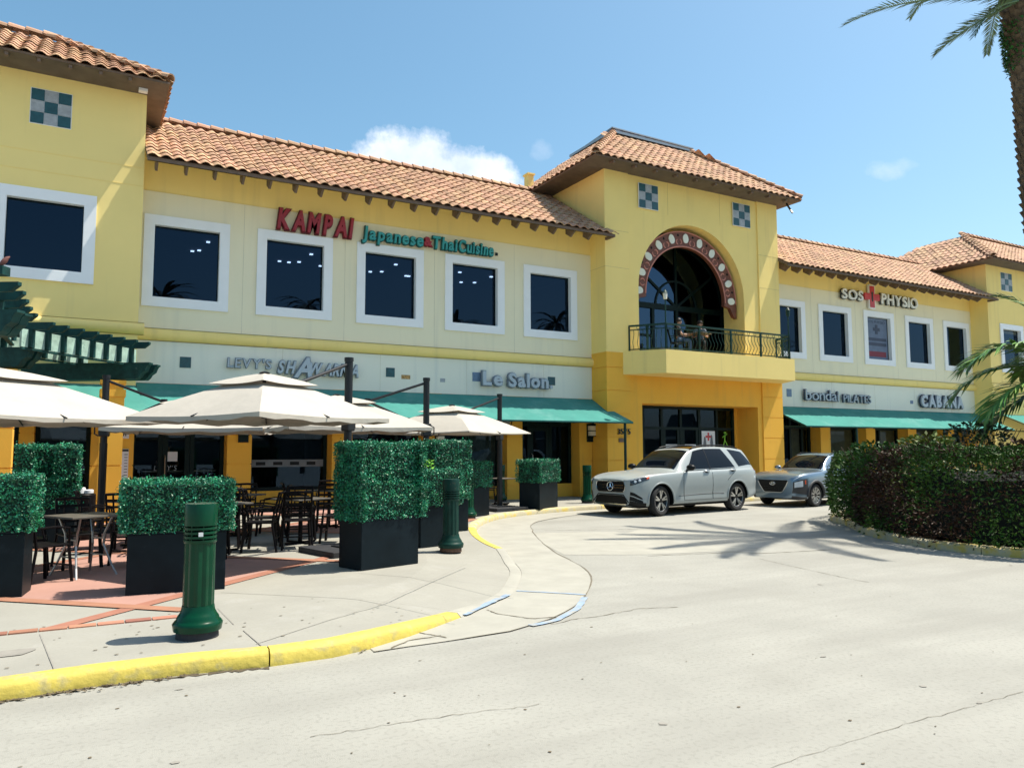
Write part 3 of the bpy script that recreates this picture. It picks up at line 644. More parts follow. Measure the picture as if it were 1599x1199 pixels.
# entrance doors under the balcony
YD = YT+1.1
ent = MB(); xs = [DX0+.85, 18.3, 19.2, 20.1, 20.98, 21.82]
X_0 = 17.45
xs = [X_0, 18.3, 19.2, 20.1, 20.98, 21.82]
for x in xs: ent.box(x-.05, x+.05, YD-.05, YD+.05, .12, DZ)
for z in (DZ-.05, 2.44, .17): ent.box(X_0+.05, 21.77, YD-.045, YD+.045, z-.05, z+.05)
for x in xs[1:3]: ent.box(x+.06, x+.17, YD-.04, YD+.04, .2, 2.39); ent.box(x+.72, x+.83, YD-.04, YD+.04, .2, 2.39)
entr = ent.build('entrance', M_['mullion'], B)
for a, b in zip(xs, xs[1:]):
    for z0, z1 in ((.22, 2.39), (2.49, DZ-.1)): MB().quad((a+.05, YD, z0), (b-.05, YD, z0), (b-.05, YD, z1), (a+.05, YD, z1)).build('pane', M_['shopglass'], entr)
m = MB(); m.box(DX0-.3, X_0-.052, YD, YD+.12, .1, DZ); m.box(21.872, DX1+.3, YD, YD+.12, .1, DZ); m.build('wall', M_['ochre'], B)
m = MB(); m.quad((16, 25, 0), (23, 25, 0), (23, 25, 3.4), (16, 25, 3.4)); m.quad((16, YD, 3.35), (23, YD, 3.35), (23, 25, 3.35), (16, 25, 3.35))
for q in (16.3, 23): m.quad((q, YD, 0), (q, 25, 0), (q, 25, 3.4), (q, YD, 3.4))
m.build('lobby', M_['room2'], B)
# --- far tower
m = MB(); panel(m, XR, 52, 4.78, 10.6, YT, [(38.75, 40.3, 5.57, 7.46)]); m.quad((XR, YT, .1), (XR, 29, .1), (XR, 29, 10.6), (XR, YT, 10.6)); panel(m, XR, 52, .1, 4.45, YT); m.build('wall', M_['yellow'], B)
moulding(XR-.1, 52, YT); window(38.75, 40.3, 5.57, 7.46, YT)
m = MB(); m.quad((XR+.1, 24, 4.8), (52, 24, 4.8), (52, 24, 8.2), (XR+.1, 24, 8.2)); m.build('upper_room', M_['room'], B)
# body of the building behind (keeps the rooms dark)
m = MB(); m.box(-9, 52, 28.6, 28.9, 0, 9.2); m.box(-9, XL, 26.1, 26.3, 0, 10); m.box(-9.2, -9, 20.7, 28.6, 0, 10.7); m.quad((-9, 21.5, 8.9), (XA, 21.5, 8.9), (XA, 28.6, 8.9), (-9, 28.6, 8.9)); m.quad((XB, 21.5, 8.9), (52, 21.5, 8.9), (52, 28.6, 8.9), (XB, 28.6, 8.9)); m.build('rear_wall', M_['yellow'], B)
# --- ground floor columns and shop fronts
def column(x0, x1, y0=YW, y1=YW+.75, z1=3.38):
    m = MB(); rustic(m, x0, x1, .1, z1, y0, y1, .77, .45); return m.build('column', M_['ochre'], B)
LC = [(3.41, 4.03), (6.2, 6.78), (9.0, 9.55), (11.81, 12.37), (14.57, 15.08)]
RC = [(26.5, 27.1), (29.4, 30.0), (32.3, 32.9), (35.2, 35.8), (37.0, 37.55)]
for a in LC+RC: column(*a)
column(.26, 1.17, YL, YL+1.2, 3.2); column(-2.6, -1.95, YL, YL+1.2, 3.2); column(-1.2, -.9, YL+.3, YL+1.2, 3.2)
YS = YW+.55
def shop(x0, x1, y, bars=(), door=None, dado=0.0, trans=2.55, ztop=3.38, gl='shopglass'):
    f = MB()
    vb = [x0+.05]+list(bars)+[x1-.05]
    for x in vb: f.box(x-.05, x+.05, y-.05, y+.05, .12+dado, ztop)
    hz = [ztop-.05, trans, .17+dado]
    for a, b in zip(vb, vb[1:]):
        for z in hz: f.box(a+.05, b-.05, y-.045, y+.045, z-.05, z+.05)
    s = f.build('shopfront', M_['mullion'], B)
    if dado: box('dado', M_['ochre'], s, x0, x1, y-.08, y+.1, .1, .12+dado)
    for a, b in zip(vb, vb[1:]):
        for z0, z1 in ((.22+dado, trans-.05), (trans+.05, ztop-.1)):
            MB().quad((a+.05, y, z0), (b-.05, y, z0), (b-.05, y, z1), (a+.05, y, z1)).build('pane', M_[gl], s)
        if door and abs(a-door) < .1:
            d = MB()
            for q in ((a+.06, a+.18), (b-.18, b-.06)): d.box(q[0], q[1], y-.04, y+.04, .2, trans-.06)
            d.box(a+.18, b-.18, y-.04, y+.04, .2, .5); d.box(a+.18, b-.18, y-.04, y+.04, trans-.2, trans-.06)
            dd = d.build('door', M_['mullion'], s); MB().tube([(a+.25, y-.09, 1.0), (a+.25, y-.09, 1.5)], .015, 6).build('handle', M_['steel'], dd) if False else None
            MB().tube([(a+.12, y-.045, .95), (a+.12, y-.1, 1.0), (a+.12, y-.1, 1.5), (a+.12, y-.045, 1.55)], .015, 6).build('door_handle', M_['steel'], s)
    return s
SH = []
SH.append(shop(1.17, 3.41, YS, (1.85, 2.62), 1.85, 0, 2.35)); SH.append(shop(4.03, 6.2, YS, (), None, .45, 3.0)); SH.append(shop(6.78, 9.0, YS, (7.5, 8.3), None, 0, 2.4))
SH.append(shop(9.55, 11.81, YS, (10.6,), None, .4)); SH.append(shop(12.37, 14.57, YS, (12.9, 13.75), 12.9, .0, 2.5)); SH.append(shop(-.9, .26, YL+.9, (), None, .3, 2.5, 3.2)); SH.append(shop(-1.95, -1.2, YL+.9, (), None, .3, 2.5, 3.2))
box('curtain', pbr('grey_curtain', (.19, .20, .205), .8, var=.25, scale=9), B, 10.75, 11.75, YS+.06, YS+.1, .55, 2.5)
box('dado', M_['ochre'], B, 13.8, 14.57, YS-.1, YS+.12, .1, .55)
for a, b, bars in ((23.37, 26.5, (24.2, 25.3, 26.0)), (27.1, 29.4, ()), (30.0, 32.3, (31.0,)), (32.9, 35.2, ()), (35.8, 37.0, ())): SH.append(shop(a, b, YS, bars))
for a, b in ((25.4, 26.0), (27.2, 29.3), (30.1, 32.2), (33, 35.1)):
    s = box('shutter', M_['beige'], B, a, b, YS+.1, YS+.16, .2, 2.5)
    for i in range(24): box('slat', M_['beige'], s, a+.01, b-.01, YS+.085, YS+.1, .25+i*.092, .25+i*.092+.07)
m = MB()
for a, b in ((-9, 1.2), (1.2, 6.5), (6.5, 15.08), (23.4, 37.5)):
    m.quad((a, 25.5, 0), (b, 25.5, 0), (b, 25.5, 3.5), (a, 25.5, 3.5)); m.quad((a, YW+.3, 3.42), (b, YW+.3, 3.42), (b, 25.5, 3.42), (a, 25.5, 3.42)); m.quad((b, YW+.6, 0), (b, 25.5, 0), (b, 25.5, 3.5), (b, YW+.6, 3.5)); m.quad((a, YS+.3, .125), (b, YS+.3, .125), (b, 25.5, .125), (a, 25.5, .125))
m.build('shop_interior', M_['room2'], B)
# small square plates and worn patches on the sign band
for x0, x1, z0, z1, mt in ((2.19, 2.46, 3.80, 4.08, 'tealtile'), (7.76, 8.03, 3.81, 4.08, 'tealtile'), (10.58, 10.86, 3.80, 4.08, 'bluetile'), (13.34, 13.62, 3.79, 4.06, 'tealtile'), (24.58, 24.86, 3.77, 4.08, 'bluetile'), (32.56, 32.76, 3.7, 3.85, 'bluetile'), (9.49, 9.65, 3.73, 3.84, 'greytile')):
    box('wall_plate', M_[mt], B, x0, x1, YW-.012, YW+.01, z0, z1)
box('wall_patch', pbr('bare_patch', (.40, .24, .09), .9, var=.6, scale=14), B, 8.24, 8.52, YW-.006, YW+.01, 3.77, 3.89)
MB().box(38.4, 38.7, YT-.02, YT+.01, 3.7, 4.05).build('wall_plate', M_['tealtile'], B)
# ------------------------------------------------------------ clay tile roofs
def tile_geo(w=.31, L=.44, seed=0):
    """one S tile: a barrel and a pan, tail lifted over the row below"""
    r_ = random.Random(seed); xs = [-.5, -.34, -.17, 0, .14, .27, .40, .5]
    zz = [.012, .046, .066, .060, .036, .008, .001, .012]
    vs = []; t = .018
    for y, lift in ((-.05, .028), (L, -.012)):
        for x, z in zip(xs, zz): vs.append(Vector((x*w*(1 if y < 0 else .97), y, z+lift)))
    for x, z in zip(xs, zz): vs.append(Vector((x*w, -.05+.003, z+.028-t)))
    n = len(xs)
    fs = [(i, i+1, n+i+1, n+i) for i in range(n-1)]+[(i+2*n, i+1+2*n, i+1, i) for i in range(n-1)]
    return vs, fs
TILES = []                            # (distance, matrix, roof)
def slope_tiles(roof, O, ex, eu, wid, length, inside=lambda a, b: True, dc=.30, dr=.36, visible=True):
    O, ex, eu = Vector(O), Vector(ex).normalized(), Vector(eu).normalized(); n = ex.cross(eu).normalized()
    for j in range(int(length/dr)+1):
        for i in range(int(wid/dc)+1):
            a, b = (i+.5)*dc, j*dr
            if a > wid or b > length-.40 or not inside(a, b+.1): continue
            p = O+ex*(a+rnd.uniform(-.008, .008))+eu*(b+rnd.uniform(-.012, .012))+n*rnd.uniform(0, .012)
            M = Matrix(((ex.x, eu.x, n.x, p.x), (ex.y, eu.y, n.y, p.y), (ex.z, eu.z, n.z, p.z), (0, 0, 0, 1))) @ rotz(rnd.uniform(-.015, .015))
            TILES.append(((p.length if visible else 999), M, roof))
def caps(roof, a, b, r_=.13, step=.38, up=Vector((0, 0, 1))):
    a, b = Vector(a), Vector(b); d = (b-a).normalized(); n = int((b-a).length/step)+1; side = d.cross(up).normalized(); u2 = side.cross(d)
    for i in range(n):
        p = a+d*i*step; q = p+d*(step+.06); k = 7; vs = []
        for pt, rr, lf in ((p, r_*1.08, .03), (q, r_*.92, 0)):
            vs += [pt+side*rr*math.cos(math.pi*j/(k-1))+u2*(rr*math.sin(math.pi*j/(k-1))+lf) for j in range(k)]
        vs += [p+side*r_*.9*math.cos(math.pi*j/(k-1))+u2*(r_*.9*math.sin(math.pi*j/(k-1))+.02) for j in range(k)]
        MB().add(vs, [(j, j+1, k+j+1, k+j) for j in range(k-1)]+[(2*k+j, 2*k+j+1, j+1, j) for j in range(k-1)]).build('ridge_tile', M_['tile'], roof, smooth=False)
def wing_roof(x0, x1, xe, slope=.63):
    ye, ze, yr = 19.98, 8.76, 23.85; zr = ze+slope*(yr-ye)
    m = MB(); m.prism([(x0, ye, ze-.10), (x0, ye, ze-.01), (x0, yr, zr-.01), (x0, 27.4, ze-.01), (x0, 27.4, ze-.10), (x0, yr, zr-.10)], (x1-x0, 0, 0))
    roof = m.build('roof', M_['timber'], B)
    if xe > x1: MB().box(x1, xe, ye, YT-.004, ze-.10, ze-.01).build('eave_end', M_['timber'], roof)
    MB().quad((x0, ye+.05, ze-.104), (x1, ye+.05, ze-.104), (x1, YW, ze+slope*(YW-ye)-.12), (x0, YW, ze+slope*(YW-ye)-.12)).build('soffit', M_['upper'], roof)
    eu = Vector((0, 1, slope)); L = (yr-ye)*math.sqrt(1+slope*slope)
    slope_tiles(roof, (x0, ye, ze), (1, 0, 0), eu, xe-x0, L, lambda a, b: x0+a < x1 or b < .3)
    caps(roof, (x0, yr, zr+.02), (x1, yr, zr+.02))
    n = int((x1-x0)/.68)
    for i in range(n):
        x = x0+.25+i*.68
        MB().prism([(x-.05, ye+.10, ze-.08), (x-.05, ye+.62, ze+.2), (x-.05, ye+.62, ze-.06), (x-.05, ye+.34, ze-.23)], (.055, 0, 0)).build('rafter_tail', M_['timber'], roof)
    return roof
roof_near = wing_roof(XL+.02, XA-.004, XA+.08); roof_far = wing_roof(XB+.004, XR-.004, XR+.1)
def hip_roof(x0, x1, y0, y1, z, t, s, left=True, soff=True, rooft=None):
    zt = z+s*t
    P0 = [(x0, y0, z), (x1, y0, z), (x1, y1, z), (x0, y1, z)]; P1 = [(x0+t, y0+t, zt), (x1-t, y0+t, zt), (x1-t, y1-t, zt), (x0+t, y1-t, zt)]
    m = MB(); m.add(P0+P1, ((0, 1, 5, 4), (1, 2, 6, 5), (2, 3, 7, 6), (3, 0, 4, 7), (4, 5, 6, 7)))
    m.add([(x, y, zz) for zz in (z-.05, z-.0) for x, y in ((x0, y0), (x1, y0), (x1, y1), (x0, y1))], ((0, 1, 5, 4), (1, 2, 6, 5), (2, 3, 7, 6), (3, 0, 4, 7)))
    roof = m.build('roof', M_['timber'], B)
    MB().quad((x0, y0, z-.052), (x1, y0, z-.052), (x1, y1, z-.052), (x0, y1, z-.052)).build('soffit', M_['soffit'], roof)
    q = math.sqrt(1+s*s); w = x1-x0
    slope_tiles(roof, (x0, y0, z), (1, 0, 0), (0, 1, s), w, t*q, lambda a, b: b/q < a+.1 and b/q < w-a+.1)
    d = y1-y0
    if left: slope_tiles(roof, (x0, y1, z), (0, -1, 0), (1, 0, s), d, t*q, lambda a, b: b/q < a+.1 and b/q < d-a+.1)
    slope_tiles(roof, (x1, y0, z), (0, 1, 0), (-1, 0, s), d, t*q, lambda a, b: b/q < a+.1 and b/q < d-a+.1, visible=False)
    e = .05
    caps(roof, (x0, y0, z+e), (x0+t, y0+t, zt+e)); caps(roof, (x1, y0, z+e), (x1-t, y0+t, zt+e))
    caps(roof, (x0+t, y0+t, zt+e), (x1-t, y0+t, zt+e))
    return roof
roof_a = hip_roof(-9.6, 1.6, 19.8, 27.6, 10.61, 2.7, .62, left=False)
roof_b = hip_roof(14.15, 23.78, 19.6, 28.2, 11.18, 3.0, .78)
roof_c = hip_roof(36.75, 52, 19.6, 28, 10.55, 3.15, .70)
for x in [-8.6+.62*i for i in range(16)]: MB().prism([(x, 19.84, 10.553), (x, 19.84, 10.47), (x, 19.95, 10.47), (x, 20.05, 10.553)], (.07, 0, 0)).build('rafter_tail', M_['timber'], roof_a)
for x in [14.9+.9*i for i in range(10)]: MB().prism([(x, 19.66, 11.122), (x, 19.66, 11.04), (x, 19.8, 11.04), (x, 19.9, 11.122)], (.08, 0, 0)).build('rafter_tail', M_['timber'], roof_b)
MB().box(.95, 1.15, 20.3, 20.45, 10.48, 10.552).build('soffit_light', M_['paper'], roof_a)
# skylight of metal and glass on the flat top
zt = 11.18+.78*3
sk = MB(); A_ = Vector((16.95, 22.4, zt+.16)); B_ = Vector((20.95, 22.4, zt+.12)); C_ = Vector((20.85, 25.2, zt+.12)); D_ = Vector((17.1, 25.2, zt+.12)); E_ = Vector((17.75, 23.3, zt+.34)); F_ = Vector((17.75, 24.5, zt+.34))
for a, b in ((A_, B_), (B_, C_), (C_, D_), (D_, A_), (A_, E_), (D_, F_), (E_, F_), (E_, B_), (F_, C_)): sk.bar(a, b, .045)
for f in (.25, .5, .75): sk.bar(A_.lerp(B_, f), E_.lerp(B_, f), .04)
sky_ = sk.build('skylight', M_['steel'], roof_b)
MB().add([A_, B_, E_, D_, F_, C_], ((0, 1, 2), (0, 2, 4, 3), (2, 1, 5, 4))).build('pane', M_['glass'], sky_)
MB().box(16.95, 20.95, 22.42, 25.3, zt+.0, zt+.10).build('skylight_kerb', M_['steel'], roof_b)
MB().bar((23.3, 19.9, 11.05), (23.15, 19.5, 10.55), .05).build('downpipe', M_['pole'], roof_b)
v = fp(826, 285, 24.6); MB().box(v.x-.12, v.x+.12, 24.45, 24.75, v.z-.8, v.z+.25).box(v.x-.16, v.x+.16, 24.4, 24.8, v.z+.25, v.z+.31).build('vent_box', M_['yellow'], roof_b)
TILES.sort(key=lambda q: q[0])
tv, tf = tile_geo()
tme = bpy.data.meshes.new('tile'); tme.from_pydata([tuple(v) for v in tv], [], tf); tme.materials.append(M_['tile'])
for dist, M, rf in TILES[:300]:
    o = bpy.data.objects.new('tile', tme); COL.objects.link(o); o.matrix_world = M; o.parent = rf
V = []; F_l = []; T_ = []
for dist, M, rf in TILES[300:]:
    b0 = len(V); V += [tuple(M @ v) for v in tv]; F_l += [tuple(i+b0 for i in f) for f in tf]; T_ += [rnd.random()]*len(tv)
me = bpy.data.meshes.new('tile'); me.from_pydata(V, [], F_l); me.materials.append(M_['tiles'])
at = me.attributes.new('tint', 'FLOAT', 'POINT'); at.data.foreach_set('value', T_)
o = bpy.data.objects.new('tile', me); COL.objects.link(o); o.parent = B; o['kind'] = 'stuff'

# ------------------------------------------------------------ awnings
def awning(label, xt0, xt1, xf0, xf1, yw, yf, zt, zf, posts, ends=(True, True)):
    t = thing('awning', label, 'awning', ((xt0+xt1)/2, yw, zt), 0, 'teal shop awnings'); off = Vector(t.location)
    n = max(2, int((xt1-xt0)/1.2)); m = MB(); vs = []
    for j in range(5):
        f = j/4
        for i in range(n*4+1):
            g = i/(n*4); x = (xt0+(xt1-xt0)*g)*(1-f)+(xf0+(xf1-xf0)*g)*f
            sag = -.018*math.sin(math.pi*((g*n) % 1))*math.sin(math.pi*min(1, f*1.05))
            vs.append(Vector((x, yw-.01+(yf-yw)*f, zt+(zf-zt)*f+sag))-off)
    w_ = n*4+1; m.add(vs, [(j*w_+i, j*w_+i+1, (j+1)*w_+i+1, (j+1)*w_+i) for j in range(4) for i in range(w_-1)])
    m.build('canvas', M_['awning'], t)
    m = MB(); m.quad(*[Vector(p)-off for p in ((xf0, yf, zf), (xf1, yf, zf), (xf1, yf, zf-.035), (xf0, yf, zf-.035))]); m.build('hem', M_['awning'], t)
    fr = MB()
    fr.bar(Vector((xf0, yf+.03, zf-.03))-off, Vector((xf1, yf+.03, zf-.03))-off, .04)
    for i in range(n+1):
        g = i/n; fr.bar(Vector((xt0+(xt1-xt0)*g, yw-.03, zt-.05))-off, Vector((xf0+(xf1-xf0)*g, yf+.03, zf-.04))-off, .03)
        fr.bar(Vector((xt0+(xt1-xt0)*g, yw-.03, zf))-off, Vector((xf0+(xf1-xf0)*g, yf+.05, zf-.02))-off, .03)
    fr.build('awning_frame', M_['green_dark'], t)
    for x in posts: MB().tube([Vector((x, yf+.09, ZS))-off, Vector((x, yf+.09, zf-.03))-off], .045, 10).build('post', M_['green_dark'], t)
    return t
awning('long teal canvas awning below the silver hair shop and restaurant signs', 1.2, XA-.01, 1.2, 15.62, YW, 19.75, 3.37, 2.56, (15.35,))
awning('teal awning on the tower front behind the green pergola', -6, XL-.01, -6, XL+.2, YL, 19.2, 3.25, 2.5, ())
awning('pale teal awning under the navy studio and store signs right of the tower', XB+.02, XR, 23.8, 38.0, YW, 19.75, 3.37, 2.56, (26.8, 32.6))
awning('far teal awning half hidden by the palm fronds', XR+.7, 52, XR+1.0, 52, YT, 18.9, 3.3, 2.5, ())

# ------------------------------------------------------------ signs
def sign(label, loc): return tag(empty('shop_sign', (0, 0, 0)), label, 'sign', 'shop signs on the facade')
YF = YW-.13
s = sign('big red block letters reading KAMPAI above the upper windows', 0)
lettering('KAMPAI', s, M_['red'], 4.52, 6.68, 7.78, .54, YF, .042, .07, .18, .13, back=M_['redside'])
s = sign('teal rounded letters Japanese & Thai Cuisine above the upper windows', 0)
lettering('Japanese', s, M_['teal'], 6.94, 8.84, 7.80, .37, YF, .028, .06, .08, .10, back=M_['tealdk'])
lettering('&', s, M_['red'], 8.86, 9.14, 7.84, .26, YF-.01, .05, .05, 0, .08, back=M_['redside'])
lettering('Thai', s, M_['teal'], 9.16, 9.98, 7.80, .37, YF, .028, .06, .08, .10, back=M_['tealdk'])
lettering('Cuisine', s, M_['teal'], 10.03, 11.24, 7.80, .37, YF, .028, .06, .08, .10, back=M_['tealdk'])
box('junction_box', M_['pole'], s, 11.38, 11.46, YW-.05, YW, 7.86, 7.95)
s = sign("thin silver letters LEVY'S SHAWARMA below the yellow moulding", 0)
lettering("LEVY'S", s, M_['signgrey'], 3.34, 4.46, 3.86, .26, YF+.03, .0, .03, .05, .14, back=M_['signgreydk'])
lettering('SH', s, M_['signgrey'], 4.62, 5.12, 3.77, .34, YF, .03, .05, .3, .06, back=M_['signgreydk'])
lettering('A', s, M_['signgrey'], 5.05, 5.55, 3.68, .54, YF-.02, .03, .05, .3, .06, back=M_['signgreydk'])
lettering('WARMA', s, M_['signgrey'], 5.5, 6.88, 3.76, .33, YF, .03, .05, .3, .05, back=M_['signgreydk'])
s = sign('silver lower-case letters Le Salon beside two square plates', 0)
lettering('Le', s, M_['signgrey'], 10.86, 11.56, 3.70, .42, YF, .04, .06, 0, .12, back=M_['signgreydk'])
lettering('Salon', s, M_['signgrey'], 11.78, 13.26, 3.68, .42, YF, .04, .06, 0, .09, back=M_['signgreydk'])
lettering('.', s, M_['signgrey'], 13.32, 13.42, 3.68, .42, YF, .04, .06, 0, .09)
s = sign('white SOS PHYSIO letters with black edges and a red cross', 0)
lettering('SOS', s, M_['signwhite'], 27.98, 29.35, 8.06, .42, YF, .02, .06, 0, .10, back=M_['signblack'])
lettering('PHYSIO', s, M_['signwhite'], 30.6, 33.2, 8.06, .46, YF, .02, .06, 0, .10, back=M_['signblack'])
MB().box(29.85, 30.15, YF-.02, YF+.1, 7.83, 8.77).box(29.5, 29.848, YF-.02, YF+.1, 8.16, 8.44).box(30.152, 30.5, YF-.02, YF+.1, 8.16, 8.44).build('red_cross', M_['crossred'], s)
MB().box(29.79, 30.21, YF+.0, YF+.09, 7.77, 8.83).build('cross_edge', M_['signwhite'], s)
MB().lathe([(.03, 0), (.06, .1), (.045, .28), (.06, .33), (.06, .40), (.02, .45)], 10).build('figure_emblem', M_['signblack'], s, M=Matrix.Translation((30.0, YF-.02, 8.08)) @ Matrix.Diagonal((1.1, .3, 1, 1)))
s = sign('navy lettering bondai PILATES above the pale teal awning', 0)
lettering('bondai', s, M_['signgrey'], 25.5, 27.52, 3.66, .44, YF, -.005, .05, 0, .07, back=M_['navy'])
lettering('PILATES', s, M_['signgrey'], 27.82, 29.6, 3.63, .34, YF, -.012, .05, 0, .10, back=M_['navy'])
s = sign('bold navy CABANA letters near the far end of the sign band', 0)
lettering('CABANA', s, M_['signgrey'], 33.12, 36.36, 3.60, .50, YF, .05, .07, 0, .12, back=M_['navy'])
s = tag(empty('house_number', (0, 0, 0)), 'dark house number 3575 on the ochre pilaster beside the awning post', 'number')
lettering('3575', s, M_['signblack'], 15.50, 16.02, 2.18, .19, YT-.03, .0, .02, 0, .12, name='digit')
box('number_plate', M_['timber'], s, 15.55, 15.78, YT-.03, YT-.001, 1.92, 2.05)
# posters on entrance panes and the levy's door
t = tag(empty('poster', (0, 0, 0)), 'white poster with red cross and dark figures on entrance glass', 'poster')
box('sheet', M_['paper'], t, 20.22, 20.88, YD-.03, YD-.015, 1.55, 2.36); yy = YD-.034
MB().box(20.50, 20.58, yy-.004, yy, 2.0, 2.3).box(20.40, 20.499, yy-.004, yy, 2.11, 2.19).box(20.581, 20.68, yy-.004, yy, 2.11, 2.19).build('printed_cross', M_['crossred'], t)
for x, h in ((20.36, .35), (20.7, .42)): MB().lathe([(.05, 0), (.075, h*.4), (.05, h*.8), (.04, h), (.01, h+.05)], 8).build('printed_figure', M_['cloth_grey'], t, M=Matrix.Translation((x, yy, 1.75)) @ Matrix.Diagonal((1, .03, 1, 1)))
lettering('SOS', t, M_['crossred'], 20.36, 20.7, 1.6, .1, yy, 0, .002, 0, .1)
t = tag(empty('decal', (0, 0, 0)), 'lime green dancing figure decal on the end pane', 'decal')
lime = pbr('lime', (.22, .55, .05), .5)
m = MB(); y = YD-.02
for a, b, w_ in (((21.38, 2.02), (21.40, 2.2), .05), ((21.40, 2.2), (21.52, 2.26), .03), ((21.38, 2.2), (21.27, 2.12), .03), ((21.38, 2.02), (21.30, 1.78), .04), ((21.39, 2.02), (21.52, 1.82), .04)): m.bar((a[0], y, a[1]), (b[0], y, b[1]), w_, .006, (0, 1, 0))
m.lathe([(.001, -.05), (.04, -.03), (.05, 0), (.04, .03), (.001, .05)], 8, (21.4, y, 2.3)); m.build('printed_figure', lime, t)
for i, x in enumerate((18.75, 19.65)):
    t = tag(empty('notice', (0, 0, 0)), ('white notice low on the left entrance door', 'white notice low on the right entrance door')[i], 'notice', 'notices on the entrance doors')
    box('sheet', M_['paper'], t, x-.30, x+.30, YD-.03, YD-.015, 1.45, 1.86)
    lettering('PILATES', t, M_['cloth_grey'], x-.24, x+.24, 1.62, .1, YD-.034, 0, .002, 0, .1)
t = tag(empty('window_lettering', (0, 0, 0)), "pale letters LEVY'S on the dark glass of the shop door", 'lettering')
lettering("LEVY'S", t, M_['signgrey'], 1.72, 2.26, 1.16, .14, YS-.02, -.01, .002, .15, .14)
t = tag(empty('notice', (0, 0, 0)), 'white sheet notice taped inside the dark shop door', 'notice'); p = fp(268, 713, YS-.02)
box('sheet', M_['paper'], t, p.x-.14, p.x+.14, YS-.015, YS-.006, p.z-.12, p.z+.13)
t = tag(empty('menu_board', (0, 0, 0)), 'tall white menu list on the ochre pier beside the shop', 'menu')
p = fp(194, 714, YL); box('board', M_['paper'], t, p.x-.07, p.x+.09, YL-.03, YL-.002, p.z-.55, p.z+.2); box('heading', M_['signblack'], t, p.x-.065, p.x+.085, YL-.034, YL-.031, p.z+.14, p.z+.19)
for k in range(9): box('printed_line', M_['signblack'], t, p.x-.0, p.x+.07, YL-.034, YL-.031, p.z+.06-k*.07, p.z+.075-k*.07)
t = tag(empty('poster', (0, 0, 0)), 'grey restroom style poster high on the ochre pier', 'poster'); p = fp(195, 678, YL)
box('sheet', M_['paper'], t, p.x-.09, p.x+.09, YL-.02, YL-.002, p.z-.1, p.z+.1); lettering('n', t, M_['signblack'], p.x-.04, p.x+.03, p.z-.04, .09, YL-.024, .02, .002)
# posters filling the physio window
t = tag(empty('window_poster', (0, 0, 0)), 'printed poster with dark cross filling the upper physio window', 'poster')
wx = RWX[2]; y = YW+.114
box('sheet', pbr('poster_blue', (.13, .17, .25), .8, var=.15), t, wx+.06, wx+1.54, y, y+.012, 5.62, 7.42)
MB().box(wx+.72, wx+.88, y-.012, y-.002, 6.72, 7.14).box(wx+.58, wx+.719, y-.012, y-.002, 6.86, 7.0).box(wx+.881, wx+1.02, y-.012, y-.002, 6.86, 7.0).build('printed_cross', M_['navy'], t)
lettering('SOS PHYSIO', t, M_['navy'], wx+.2, wx+1.4, 7.2, .12, y-.005, 0, .002)
for a, b in ((6.42, 6.55), (6.2, 6.34)): box('printed_band', M_['navy'], t, wx+.12, wx+1.45, y-.008, y-.002, a, b)
box('printed_band', pbr('wine', (.2, .03, .05), .7), t, wx+.2, wx+1.4, y-.008, y-.002, 5.72, 5.95)
# ------------------------------------------------------------ pergola of green timber
pg = thing('pergola', 'weathered green timber pergola with scroll-ended beams on ochre columns', 'pergola', (.59, 19.2, 0))
PO = Vector(pg.location)
def pbuild(mb, name, mat, **k):
    mb.v = [tuple(Vector(v)-PO) for v in mb.v]; return mb.build(name, M_[mat], pg, **k)
def pcolumn(x, y, w_, zt):
    m = MB(); h = w_/2; ca = 0.0; Mx = Matrix.Translation((x, y, 0)) @ rotz(ca)
    z = .12; i = 0
    for e in (.6, 1.35, 2.1, zt-.35): m.box(-h, h, -h, h, z+(.012 if i else 0), e-.012, Mx); z = e; i += 1
    m.box(-h+.02, h-.02, -h+.02, h-.02, .13, zt-.34, Mx); m.box(-h-.025, h+.025, -h-.025, h+.025, zt-.36, zt-.2, Mx); m.box(-h+.02, h-.02, -h+.02, h-.02, zt-.21, zt-.07, Mx); m.box(-h-.025, h+.025, -h-.025, h+.025, zt-.08, zt, Mx)
    c = pbuild(m, 'column', 'ochre')
    return c
pcolumn(.62, 19.2, .46, 3.22); pcolumn(-1.32, 17.5, .46, 3.22); pcolumn(-3.4, 15.2, .46, 3.22)
def scroll_beam(x, y, ang, back, fwd, z0, z1, w_=.16):
    """beam of depth z1-z0 whose forward end is cut to an ogee"""
    h = z1-z0
    pr = [(-back, z1), (fwd, z1), (fwd, z1-.10*h), (fwd-.10*h, z1-.14*h), (fwd-.18*h, z1-.28*h), (fwd-.26*h, z1-.5*h), (fwd-.5*h, z1-.66*h), (fwd-.62*h, z1-.86*h), (fwd-.8*h, z0), (-back, z0)]
    Mx = Matrix.Translation((x, y, 0)) @ rotz(ang)
    return pbuild(MB().prism([Mx @ Vector((a, -w_/2, z)) for a, z in pr], Mx.to_3x3() @ Vector((0, w_, 0))), 'beam', 'pergola')
AN = R(-33)
scroll_beam(.62, 19.2, AN, 2.1, .86, 3.25, 3.62); scroll_beam(.62+.2, 19.2+.3, AN, 2.1, .84, 3.26, 3.61)
scroll_beam(-1.32, 17.5, AN, 1.5, .62, 3.26, 3.64); scroll_beam(-1.2, 17.75, AN, 1.5, .62, 3.26, 3.63)
scroll_beam(-1.22, 12.75, AN, 2.0, .55, 3.26, 3.6); scroll_beam(-1.12, 12.95, AN, 2.0, .53, 3.27, 3.59)
